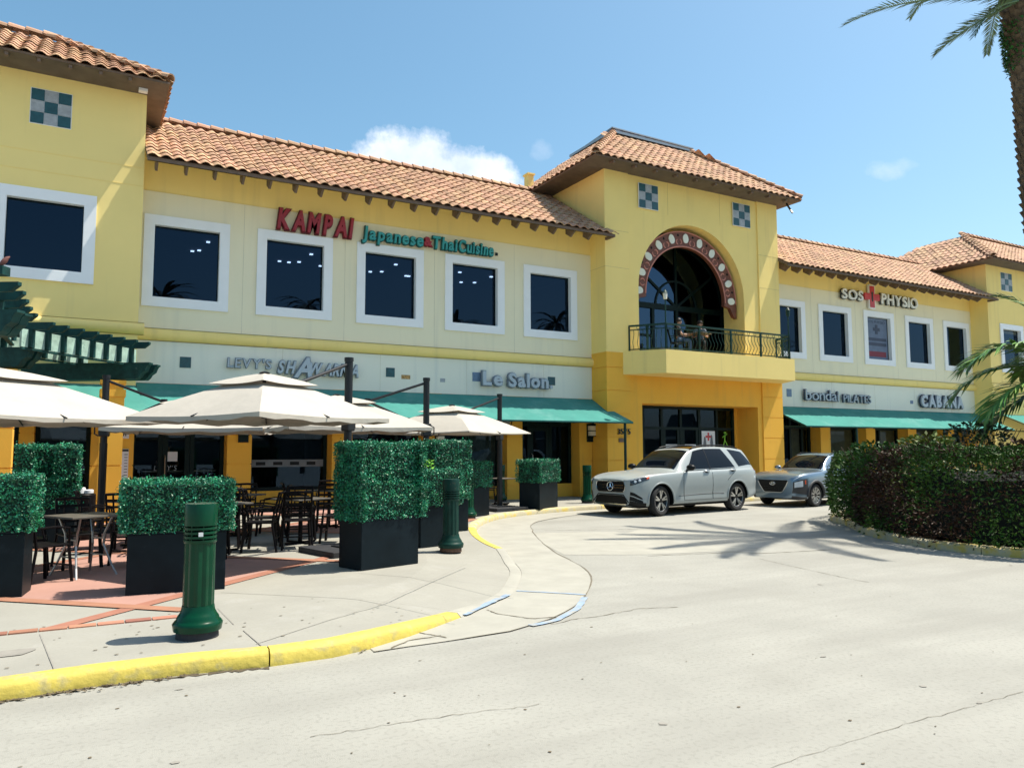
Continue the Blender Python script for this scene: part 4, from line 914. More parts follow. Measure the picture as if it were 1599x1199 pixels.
def purlin(a, b, n, first=0):
    """side board with pale weathered faces between dark rafter blocks; rafters over it"""
    a, b = Vector(a), Vector(b); d = (b-a).normalized(); c = Vector((math.cos(AN), math.sin(AN), 0))
    pbuild(MB().bar(a+Vector((0, 0, .0)), b, .05, .34), 'side_board', 'ltgreen')
    pbuild(MB().bar(a-Vector((0, 0, .2)), b-Vector((0, 0, .2)), .07, .035), 'bottom_rail', 'pergola')
    L = (b-a).length
    for i in range(n):
        p = a+d*(L*(i+.5)/n)+c*.035
        pbuild(MB().box(-.05, .05, -.05, .05, -.17, .17, Matrix.Translation(p) @ rotz(AN)), 'block', 'pergola')
        q = p+Vector((0, 0, .24)); e = .42+rnd.uniform(-.03, .03)
        pr = [(-1.5, .07), (e, .07), (e, .02), (e-.06, -.02), (e-.12, -.07), (-1.5, -.07)]
        Mx = Matrix.Translation(q) @ rotz(AN)
        pbuild(MB().prism([Mx @ Vector((s, -.04, z)) for s, z in pr], Mx.to_3x3() @ Vector((0, .08, 0))), 'rafter', 'pergola')
purlin((-1.02, 16.95, 3.79), (1.05, 19.3, 3.79), 8)
purlin((-1.2, 12.9, 3.79), (-1.12, 16.5, 3.79), 5)
purlin((-1.9, 17.5, 3.79), (.1, 19.85, 3.79), 6)
l = MB().bar((-1.8, 12.9, 4.12), (-.95, 12.4, 4.12), .16, .12); pbuild(l, 'rafter', 'pergola')
t = thing('bird', 'small reddish-brown bird perched on the pergola tip', 'bird', (0, 0, 0))
p = Vector((-.99, 12.43, 4.25))
MB().tube([p+Vector(q) for q in ((-.05, 0, -.06), (-.02, 0, -.03), (.015, 0, .02), (.04, 0, .06), (.07, 0, .08))], [.008, .03, .036, .022, .006], 8).build('body', pbr('feather', (.16, .06, .05), .8), t, smooth=True)
wl = None

# ------------------------------------------------------------ cantilever umbrellas
def umbrella(label, c, pole, ang, side=2.75, ze=2.12, zp=2.74, droop=.06, sag=0.0, hidepole=False):
    t = thing('cantilever_umbrella', label, 'umbrella', (c[0], c[1], ZS), 0, 'cream umbrellas on the terrace'); off = Vector((c[0], c[1], ZS)); h = side/2
    def P(u, v, z): return Vector((math.cos(ang)*u-math.sin(ang)*v, math.sin(ang)*u+math.cos(ang)*v, z-ZS))
    cor = [(h, h), (-h, h), (-h, -h), (h, -h)]
    def canopy(sc0, sc1, z0, z1, n=10, val=.0):
        m = MB(); vs = []; rings = 6
        per = []
        for (a, b), (e, f) in zip(cor, cor[1:]+cor[:1]):
            for i in range(n): per.append((a+(e-a)*i/n, b+(f-b)*i/n, i/n))
        for r_ in range(rings+1):
            g = r_/rings; s = sc0+(sc1-sc0)*g
            for a, b, q in per:
                edge = math.sin(math.pi*q)
                bow = 1-.055*edge*g
                z = z0+(z1-z0)*g+.012*math.sin(math.pi*g)-.04*edge*g*(1-.4*g)
                vs.append(P(a*s*bow, b*s*bow, z))
        k = len(per)
        fs = [(r_*k+i, r_*k+(i+1) % k, (r_+1)*k+(i+1) % k, (r_+1)*k+i) for r_ in range(rings) for i in range(k)]
        if val:
            b0 = len(vs)
            for (a, b, q), i in zip(per, range(k)):
                v = vs[rings*k+i]; vs.append(v+Vector((0, 0, -val*(1+.25*math.sin(q*math.pi*6)))))
            fs += [(rings*k+i, rings*k+(i+1) % k, b0+(i+1) % k, b0+i) for i in range(k)]
        return m.add(vs, fs)
    zv = zp-.13
    can = canopy(.30, 1.0, zv-.05, ze, val=droop).build('canopy', M_['canvas'], t, auto=40)
    canopy(.0, .42, zp, zv-.06+.03).build('vent', M_['canvas'], can, auto=40)
    rb = MB()
    for a, b in cor+[(h, 0), (0, h), (-h, 0), (0, -h)]:
        pts = [P(a*g, b*g, zv-.10+(ze-zv+.06)*g+.01*math.sin(math.pi*g)) for g in (0, .33, .66, .97)]
        MB().tube(pts, .011, 5).build('rib', M_['pole'], t)
        MB().tube([P(0, 0, zv-.42), P(a*.48, b*.48, zv-.10+(ze-zv+.06)*.48+.02)], .009, 5).build('strut', M_['pole'], t)
    MB().tube([P(0, 0, zv-.5), P(0, 0, zp+.02)], .028, 8).build('hub', M_['pole'], t)
    MB().lathe([(.07, 0), (.075, .015), (.03, .03), (.0, .035)], 12, P(0, 0, zp-.01)).build('cap', M_['pole'], t)
    pp = Vector((pole[0], pole[1], 0))-Vector((off.x, off.y, 0)); zt = 3.09-ZS
    MB().tube([pp+Vector((0, 0, .1)), pp+Vector((0, 0, 1.7))], .072, 12).tube([pp+Vector((0, 0, 1.7)), pp+Vector((0, 0, zt))], .064, 12).lathe([(.075, 0), (.075, .06), (.0, .065)], 12, pp+Vector((0, 0, zt))).build('pole', M_['pole'], t, auto=40)
    d = -pp.normalized(); sidev = Vector((-d.y, d.x, 0))
    r_end = pp+d*(pp.length-.62); r_end.z = zv-ZS+.02
    MB().tube([pp+Vector((0, 0, zt-.05))+d*.03, r_end], .026, 8).build('arm', M_['pole'], t)
    jt = pp+d*.06; jt.z = ze-ZS-.02
    MB().tube([r_end, r_end.lerp(jt, .5)+Vector((0, 0, .03)), jt], .026, 8).build('lower_arm', M_['pole'], t)
    MB().tube([jt+sidev*.0, Vector((0, 0, zv-.42-ZS))], .024, 8).build('cross_arm', M_['pole'], t)
    MB().lathe([(.06, -.06), (.06, .06)], 10, r_end).build('joint', M_['pole'], t)
    s_ = MB().box(-.09, .09, -.075, .075, -.13, .13, Matrix.Translation(jt-d*.06) @ rotz(math.atan2(d.y, d.x))); s_.build('crank_box', M_['pole'], t, bevel=.02)
    hb = jt-d*.16; MB().tube([hb+Vector((0, 0, .09)), hb-d*.07+Vector((0, 0, .05)), hb-d*.07+Vector((0, 0, -.08)), hb+Vector((0, 0, -.12))], .014, 6).build('handle', M_['pole'], t)
    return t
def umbrella_base(label, x, y, rz, s=.52):
    t = thing('umbrella_base', label, 'umbrella base', (x, y, ZS), rz, 'umbrella base slabs')
    for i, (a, b) in enumerate(((-s, -s), (0, -s), (-s, 0), (0, 0))): MB().box(a+.004, a+s-.004, b+.004, b+s-.004, 0, .085).build('slab', M_['slab'], t, bevel=.008)
    MB().box(-.16, .16, -.16, .16, .086, .105).build('plate', M_['pole'], t)
UA = R(32)
umbrella('cream umbrella with double top on a charcoal pole behind the tall hedge planter', (2.22, 10.95), (3.74, 11.98), UA, 2.45)
umbrella('cream umbrella hung between the two nearer charcoal poles', (4.34, 14.66), (6.2, 14.6), R(5), 2.75, 2.10, 2.74, .07)
umbrella('farthest cream umbrella showing its dark ribs beside the last pole', (7.8, 16.8), (9.7, 17.9), R(31), 2.8, 2.08, 2.74, .02)
umbrella('cream umbrella hanging in front of the restaurant door from a pole by the pergola column', (2.05, 16.5), (.43, 17.0), R(163), 2.8, 2.10, 2.74, .07)
umbrella('wide cream umbrella cut off by the near end of the terrace', (-1.0, 12.0), (-2.8, 12.6), R(38), 2.9, 2.09, 2.76, .05)
umbrella_base('dark base slab beside the tall hedge planter', 3.62, 11.62, R(14)); umbrella_base('dark base slab at the last umbrella pole', 9.62, 17.72, R(10)); umbrella_base('dark base slab by the restaurant door', .43, 17.0, R(10))
umbrella_base('dark base slab behind the middle planters', 6.2, 14.6, R(10))

# ------------------------------------------------------------ hedge planters
def leafmesh(boxes, n_per, size, seed, skew=.03):
    """small leaves over the faces of boxes (x0,x1,y0,y1,z0,z1); light and dark clumps by tint"""
    r_ = random.Random(seed); V = []; Fc = []; T = []
    for x0, x1, y0, y1, z0, z1 in boxes:
        faces = (('x', x0, -1), ('x', x1, 1), ('y', y0, -1), ('y', y1, 1), ('z', z1, 1), ('z', z0, -1))
        for ax, c, s in faces:
            (ua, ub), (va, vb) = {'x': ((y0, y1), (z0, z1)), 'y': ((x0, x1), (z0, z1)), 'z': ((x0, x1), (y0, y1))}[ax]
            A_ = (ub-ua)*(vb-va); nn = int(A_*n_per*(.3 if (ax == 'z' and s < 0) else 1))
            for _ in range(nn):
                u, v = r_.uniform(ua-.01, ub+.01), r_.uniform(va-.01, vb+.01)
                p = {'x': Vector((c, u, v)), 'y': Vector((u, c, v)), 'z': Vector((u, v, c))}[ax]
                nrm = {'x': Vector((s, 0, 0)), 'y': Vector((0, s, 0)), 'z': Vector((0, 0, s))}[ax]
                w = mnoise.noise(p*7+Vector((seed*3.1, 0, 0)))
                p += nrm*(r_.uniform(-.05, .02)+.03*w+(.035 if r_.random() < .05 else 0))
                d = (nrm*.7+Vector((r_.gauss(0, .6), r_.gauss(0, .6), r_.gauss(0, .6)))).normalized()
                t = d.cross(Vector((r_.gauss(0, 1), r_.gauss(0, 1), r_.gauss(0, 1)))).normalized(); L = size*r_.uniform(.6, 1.25); b = d.cross(t)
                b0 = len(V); V += [p-t*L*.5, p+d*L*.18+b*L*.34, p+t*L*.55+d*L*.1, p-b*L*.34+d*L*.18]; Fc.append((b0, b0+1, b0+2, b0+3))
                q = min(1, max(0, .45+.5*w+r_.gauss(0, .22))); T += [q]*4
    return V, Fc, T
def leafobj(name, V, Fc, T, mat, parent):
    me = bpy.data.meshes.new(name); me.from_pydata([tuple(v) for v in V], [], Fc); me.materials.append(mat)
    a = me.attributes.new('tint', 'FLOAT', 'POINT'); a.data.foreach_set('value', T)
    o = bpy.data.objects.new(name, me); COL.objects.link(o)
    if parent: o.parent = parent
    return o
def planter(label, corner, ang, w, d, hb, blocks, seed, n_per=3800, size=.03):
    """corner: front left ground corner; hedge blocks in the same frame, heights above the box top"""
    t = thing('hedge_planter', label, 'planter', (corner[0], corner[1], ZS), ang, 'artificial hedge planters along the terrace')
    m = MB(); e = .02
    m.box(0, w, 0, d, 0, hb-.03); b = m.build('box', M_['planter'], t, bevel=.006)
    MB().box(.0-.006, w+.006, -.006, d+.006, hb-.028, hb).build('rim', M_['planter'], t)
    core = MB()
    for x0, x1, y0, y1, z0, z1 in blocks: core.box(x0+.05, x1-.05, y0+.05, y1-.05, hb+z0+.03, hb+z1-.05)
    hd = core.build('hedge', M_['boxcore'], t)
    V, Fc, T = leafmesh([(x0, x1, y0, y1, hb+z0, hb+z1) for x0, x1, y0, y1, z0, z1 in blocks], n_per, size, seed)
    lf = leafobj('leaves', V, Fc, T, M_['box1'], hd); lf['kind'] = 'stuff'
    return t
planter('long low hedge planter behind the nearest bollard', (.5, 9.32), R(-5), 1.0, .42, .67, [(-.07, 1.07, -.06, .48, -.0, .54)], 1, 5200, .028)
planter('tallest hedge planter with a recessed face beside the faded bollard', (3.23, 9.7), R(16), .93, .52, .66,
        [(-.05, .99, .10, .56, -.02, .97), (-.06, .02, -.05, .56, -.02, .99), (.93, 1.02, -.05, .5, -.02, .99), (.02, .93, -.01, .14, -.02, .47), (.02, .93, .04, .3, .47, .98)], 2, 4200, .03)
planter('hedge planter cut off by the photo edge beside the first table', (-1.45, 9.95), R(-8), 1.0, .45, .70, [(-.05, 1.07, -.06, .5, 0, .58)], 3, 4600, .029)
planter('tall hedge with square recesses standing behind the first table', (-.82, 14.6), R(-4), .82, .5, .66, [(-.02, .84, .12, .5, -.02, .98), (-.04, .22, -.05, .2, -.02, .98), (.50, .86, -.05, .2, .42, .98), (-.02, .60, -.05, .2, -.02, .44), (.60, .86, .02, .2, -.02, .44)], 4, 2600, .035)
planter('tall hedge planter just behind the faded bollard and small green plant', (5.85, 13.35), R(12), .8, .5, .62, [(-.04, .84, -.05, .54, 0, 1.1)], 5, 2600, .035)
planter('low hedge planter right behind the faded bollard', (4.78, 11.45), R(16), .8, .45, .66, [(-.05, .86, -.05, .5, 0, .56)], 6, 3400, .032)
planter('hedge planter partly behind the third bollard', (7.95, 16.1), R(28), .78, .48, .68, [(-.05, .84, -.05, .52, 0, .58)], 7, 2400, .036)
planter('last hedge planter standing alone near the salon door', (10.56, 17.3), R(33), 1.15, .6, .70, [(-.06, 1.2, -.06, .66, 0, .58)], 8, 2200, .038)

# ------------------------------------------------------------ bollards
def bollard(label, x, y, mat, base=True):
    t = thing('bollard', label, 'bollard', (x, y, ZS), rnd.uniform(0, 3), 'green fluted bollards along the kerb')
    n = 48; vs = []; prof = [(.19, .06), (.195, .09), (.20, .115), (.185, .135), (.17, .15), (.168, .165), (.15, .19), (.135, .22), (.128, .26)]
    MB().lathe([(.17, .0), (.165, .06)]+prof[0:0]+[], 24).build('footing', M_['rust' if mat == 'bollard_old' else 'slab'], t, auto=40)
    MB().lathe([(.15, .055)]+prof, 32).build('base', M_[mat], t, auto=50)
    m = MB(); zs = [.255, .40, .55, .70, .78]
    for z in zs:
        for j in range(n):
            a = 2*math.pi*j/n; r_ = .125-.004*(z-.25)-(.010 if j % 4 in (0,) else .004 if j % 4 in (1, 3) else 0)
            vs.append((r_*math.cos(a), r_*math.sin(a), z))
    m.add(vs, [(i*n+j, i*n+(j+1) % n, (i+1)*n+(j+1) % n, (i+1)*n+j) for i in range(len(zs)-1) for j in range(n)]); m.build('shaft', M_[mat], t, auto=25)
    MB().lathe([(.128, .775), (.132, .785), (.132, .80), (.09, .80)], 28).build('collar', M_[mat], t, auto=40)
    MB().lathe([(.085, .79), (.085, .93)], 16).build('lamp_core', M_['black'], t)
    for i in range(3): MB().lathe([(.09, .822+.036*i), (.131, .814+.036*i), (.131, .832+.036*i), (.09, .84+.036*i)], 28).build('louvre', M_[mat], t, auto=40)
    MB().lathe([(.09, .915), (.132, .918), (.133, 1.085), (.128, 1.10), (.0, 1.102)], 32).build('cap', M_[mat], t, auto=40)
    for k in range(8):
        a = 2*math.pi*k/8; MB().box(-.006, .006, -.004, .004, .8, .92, Matrix.Translation((.118*math.cos(a), .118*math.sin(a), 0)) @ rotz(a)).build('louvre_rib', M_[mat], t)
    return t
bl_ = []
for lb, (x, y), mt in (('glossy green bollard standing nearest to the yellow kerb', (.93, 7.02), 'bollard'), ('faded bollard with a rusty foot beside the tallest hedge planter', (5.05, 10.9), 'bollard_old'),
                   ('green bollard between two hedge planters near the kerb bend', (7.8, 15.9), 'bollard'), ('green bollard beside the front of the silver car', (13.05, 18.7), 'bollard'),
                   ('dark bollard half hidden behind the last umbrella pole', (11.2, 20.6), 'bollard')): bl_.append(bollard(lb, x, y, mt))

b_ = bl_[0]; an = math.atan2(-7.02, -.75)-b_.rotation_euler.z
MB().box(-.018, .018, -.003, .003, .835, .868, rotz(an+R(90)) @ Matrix.Translation((0, -.136, 0))).build('sticker', M_['paper'], b_)
# ------------------------------------------------------------ tables and chairs
def chair_proto(label, slat=True):
    t = thing('patio_chair', label, 'chair', (0, 0, 0), 0, 'black patio chairs on the terrace')
    w = .22; bw = M_['chair']
    MB().box(-w, w, -.21, .22, .43, .455).build('seat', bw, t, bevel=.01)
    for s in (-1, 1):
        MB().bar((s*(w-.015), .20, .43), (s*(w+.01), .24, 0), .032).build('leg', bw, t)
        MB().tube([(s*(w+.012), -.29, 0), (s*(w-.01), -.21, .42), (s*(w-.012), -.24, .62), (s*(w-.015), -.31, .90)], .017, 6).build('leg', bw, t)
        MB().tube([(s*(w-.01), -.235, .66), (s*(w+.03), .0, .665), (s*(w+.025), .17, .64), (s*(w-.01), .20, .46)], .014, 6).build('armrest', bw, t)
    b = MB(); b.tube([(-w+.015, -.31, .89), (0, -.345, .90), (w-.015, -.31, .89)], .022, 6)
    bk = b.build('backrest', bw, t)
    for z, yy in ((.80, -.295), (.70, -.27), (.60, -.248), (.52, -.235)):
        MB().box(-w+.02, w-.02, yy-.008, yy+.008, z-.018, z+.018).build('slat', bw, bk)
    for x in (-.1, .1): MB().bar((x, -.235, .5), (x, -.318, .88), .022).build('upright', bw, bk)
    MB().bar((-w, .21, .2), (w, .21, .2), .018).build('stretcher', bw, t); MB().bar((-w, -.24, .2), (w, -.24, .2), .018).build('stretcher', bw, t)
    return t
def table_proto(label, steel=False, w=.7):
    t = thing('cafe_table', label, 'table', (0, 0, 0), 0, 'cafe tables on the terrace')
    MB().box(-w/2, w/2, -w/2, w/2, .725, .75).build('tabletop', M_['tabletop'], t, bevel=.005)
    if steel:
        for sx in (-1, 1):
            for sy in (-1, 1): MB().tube([(sx*.20, sy*.25, .725), (sx*.17, sy*.14, .52), (sx*.17, sy*.12, .38), (sx*.22, sy*.24, .12), (sx*.25, sy*.31, 0)], .014, 6).build('leg', M_['steel'], t)
            MB().bar((sx*.17, -.13, .45), (sx*.17, .13, .45), .016).bar((sx*.19, -.19, .24), (sx*.19, .19, .24), .016).build('brace', M_['steel'], t)
    else:
        MB().tube([(0, 0, .03), (0, 0, .72)], .035, 8).build('pedestal', M_['chair'], t)
        for a in (0, 90): MB().bar((-.3*math.cos(R(a)), -.3*math.sin(R(a)), .02+.002*(a > 0)), (.3*math.cos(R(a)), .3*math.sin(R(a)), .02+.002*(a > 0)), .06, .03).build('foot', M_['chair'], t)
    return t
chair0 = chair_proto('x'); used = [False]
def chair(label, x, y, facing):
    c = chair0 if not used[0] else copy_tree(chair0); used[0] = True
    c.location = (x, y, ZS); c.rotation_euler = (0, 0, facing-R(90)); c['label'] = label; return c
def chairs_round(tx, ty, rz, r_, angs, labels):
    for a, lb in zip(angs, labels):
        an = rz+R(a); chair(lb, tx+math.cos(an)*r_, ty+math.sin(an)*r_, an+math.pi+rnd.uniform(-.12, .12))
def place(o, x, y, rz, label=None):
    o.location = (x, y, ZS); o.rotation_euler = (0, 0, rz)
    if label: o['label'] = label
    return o
st = place(table_proto('cafe table on bowed silver legs beside the long low hedge', True), .12, 11.15, R(28))
chairs_round(.12, 11.15, R(28), .62, (195,), ('black slatted chair nearest the camera at the silver-legged table',))
chair('black chair at the silver-legged table tucked in beside the pavement planter', -.52, 11.55, R(0))
chair('black chair on the far side of the silver-legged table', .05, 11.95, R(-75)); chair('black chair behind the silver-legged table close to the long hedge', .75, 11.85, R(-140))
tp = place(table_proto('dark pedestal table just right of the long low hedge'), 1.95, 12.6, R(20))
sets = [(1.95, 12.6, 'first pedestal table right of the long hedge'), (3.3, 13.1, 'pedestal table left of the tallest hedge'), (2.6, 14.9, 'pedestal table in front of the shop column'), (4.5, 15.6, 'pedestal table under the second umbrella'), (.9, 14.0, 'pedestal table behind the long low hedge')]
for i, (x, y, nm) in enumerate(sets):
    if i: place(copy_tree(tp), x, y, R(20+7*i), 'dark '+nm)
    for a, w_ in ((-110, 'near'), (-15, 'right'), (75, 'far'), (165, 'left')): chair('black chair on the %s side of the %s' % (w_, nm), x+.6*math.cos(R(a)), y+.6*math.sin(R(a)), R(a)+math.pi+rnd.uniform(-.25, .25))
place(copy_tree(tp), 10.6, 19.5, R(10), 'dark pedestal table behind the last hedge planter')
chair('black chair between the last umbrella pole and hedge planter', 9.95, 19.3, R(10)); chair('black chair facing away behind the last hedge planter', 10.5, 20.15, R(-80))
chair('black chair by the third bollard near the curtain window', 9.4, 20.0, R(-30))
# small things on the terrace
t = thing('trash_can', 'black bin with stacks of white lids beside the pergola column', 'bin', (.12, 15.6, ZS), 0)
MB().lathe([(.17, 0), (.19, .05), (.19, .78), (.17, .8)], 16).build('body', M_['chair'], t, auto=40)
for x, h in ((-.06, .1), (.07, .06)):
    MB().lathe([(.07, .8), (.085, .81), (.085, .8+h), (.07, .81+h)], 14, (x, 0, 0)).build('lid_stack', M_['paper'], t, auto=40)
t = thing('potted_plant', 'bright green young plant rising from the low hedge planter', 'plant', (5.02, 11.75, ZS), 0)
V = []; Fc = []; T = []
for i in range(160):
    a = rnd.uniform(0, 6.28); p = Vector((rnd.gauss(0, .05), rnd.gauss(0, .05), 1.12+rnd.uniform(0, .26))); d = Vector((math.cos(a), math.sin(a), rnd.uniform(-.2, .9))).normalized(); s = d.cross(Vector((0, 0, 1))).normalized(); L = rnd.uniform(.05, .09); b0 = len(V)
    V += [p, p+d*L*.5+s*L*.3, p+d*L, p+d*L*.5-s*L*.3]; Fc.append((b0, b0+1, b0+2, b0+3)); T += [rnd.random()]*4
leafobj('leaves', V, Fc, T, pbr('lime_leaf', (.16, .42, .04), .45, tint=True, rand=.35), t)
MB().tube([(0, 0, .6), (.01, 0, 1.0), (0, .01, 1.3)], .01, 6).build('stem', M_['trunk'], t)
def wall_lamp(label, px, py, Y):
    p = fp(px, py, Y); t = thing('wall_lamp', label, 'lamp', (p.x, Y, p.z), 0, 'wall lamps on the columns')
    MB().box(-.13, .13, -.05, 0, -.3, .3).build('back_plate', M_['mullion'], t)
    for z in (.16, -.02): MB().box(-.105, .105, -.19, -.052, z-.075, z+.075).build('lamp_glass', M_['lamp_glass'], t)
    MB().box(-.125, .125, -.205, -.052, .236, .3).box(-.125, .125, -.205, -.052, .058, .082).box(-.125, .125, -.205, -.052, -.12, -.097).build('cage', M_['mullion'], t)
wall_lamp('wall lamp on the column between shop door and wide window', 380, 673, YW-.002); wall_lamp('wall lamp on the column beside the salon door', 921, 676, YW-.002); wall_lamp('wall lamp on the column behind the tall hedges', 685, 684, YW-.002)
t = thing('fan', 'round black wall fan under the awning beside the last umbrella', 'fan', tuple(fp(786, 656, 20.6)), 0)
MB().tube([(.3*math.cos(a), 0, .3*math.sin(a)) for a in [2*math.pi*j/24 for j in range(24)]], .018, 6, close=True).build('cage', M_['chair'], t)
for k in range(12): MB().bar((0, -.02, 0), (.3*math.cos(R(30*k)), -.01, .3*math.sin(R(30*k))), .008).build('cage_wire', M_['chair'], t)
for k in range(3): MB().box(.03, .24, -.01, .01, -.06, .06, Matrix.Rotation(R(120*k+20), 4, 'Y')).build('blade', M_['steel'], t)
MB().tube([(0, .02, 0), (0, .35, .05)], .05, 8).build('motor', M_['chair'], t)
# balcony lamp posts
for lb, px, pyt in (('slim lamp post with round head at the balcony corner', 1033, 452), ('slim lantern post at the far balcony corner', 1209, 478)):
    b = Vector((16.72, 19.36, 4.96)) if px < 1100 else Vector((22.55, 19.36, 4.96)); zt_ = fp(px, pyt, 19.36).z
    t = thing('lamp_post', lb, 'lamp post', tuple(b), 0, 'lamp posts on the balcony'); h = zt_-4.96
    MB().tube([(0, 0, 0), (0, 0, h-.3)], .022, 8).build('pole', M_['green_dark'], t)
    MB().lathe([(.03, h-.32), (.06, h-.3), (.075, h-.12), (.06, h-.1)], 8).build('lantern', M_['lamp_glass' if px < 1100 else 'green_dark'], t)
    MB().lathe([(.09, h-.1), (.05, h-.04), (.015, h), (.0, h+.05)], 8).build('lamp_cap', M_['green_dark'], t)
# ------------------------------------------------------------ cars
def curve1(tab):
    """smooth monotone-ish interpolation through a table of (x, value), x falling or rising"""
    tab = sorted(tab); xs = [a for a, _ in tab]; ys = [b for _, b in tab]; n = len(xs)
    dl = [(ys[i+1]-ys[i])/(xs[i+1]-xs[i]) for i in range(n-1)]
    m = [dl[0]]+[0 if dl[i-1]*dl[i] <= 0 else 2*dl[i-1]*dl[i]/(dl[i-1]+dl[i]) for i in range(1, n-1)]+[dl[-1]]
    def f(x):
        if x <= xs[0]: return ys[0]
        if x >= xs[-1]: return ys[-1]
        i = max(j for j in range(n-1) if xs[j] <= x); h = xs[i+1]-xs[i]; t = (x-xs[i])/h
        return (2*t**3-3*t*t+1)*ys[i]+(t**3-2*t*t+t)*h*m[i]+(-2*t**3+3*t*t)*ys[i+1]+(t**3-t*t)*h*m[i+1]
    return f
M_['carglass'] = pbr('car_glass', (.003, .005, .008), .02, var=.0, spec=.22)
M_['tyre'] = pbr('tyre', (.012, .012, .013), .85, var=.2, bump=.1)
M_['alloy'] = pbr('alloy', (.55, .55, .54), .28, metal=.9, var=.04)
M_['alloydk'] = pbr('alloy_dark', (.015, .015, .017), .35, metal=.5)
M_['trimblack'] = pbr('black_trim', (.006, .007, .008), .4, spec=.2, var=.1)
M_['cladding'] = pbr('grey_cladding', (.035, .036, .04), .6, var=.1)
M_['chrome'] = pbr('chrome', (.75, .76, .77), .12, metal=1, var=.02)
M_['lens'] = pbr('lamp_lens', (.022, .027, .033), .08, spec=.6)
M_['lensbright'] = pbr('lamp_bright', (.62, .66, .70), .15, coat=1)
M_['amber'] = pbr('amber_marker', (.62, .10, .04), .25, coat=.6)
M_['taillight'] = pbr('tail_light', (.30, .01, .015), .2, coat=1)
M_['pano'] = pbr('panorama_roof', (.012, .010, .009), .06, coat=1)
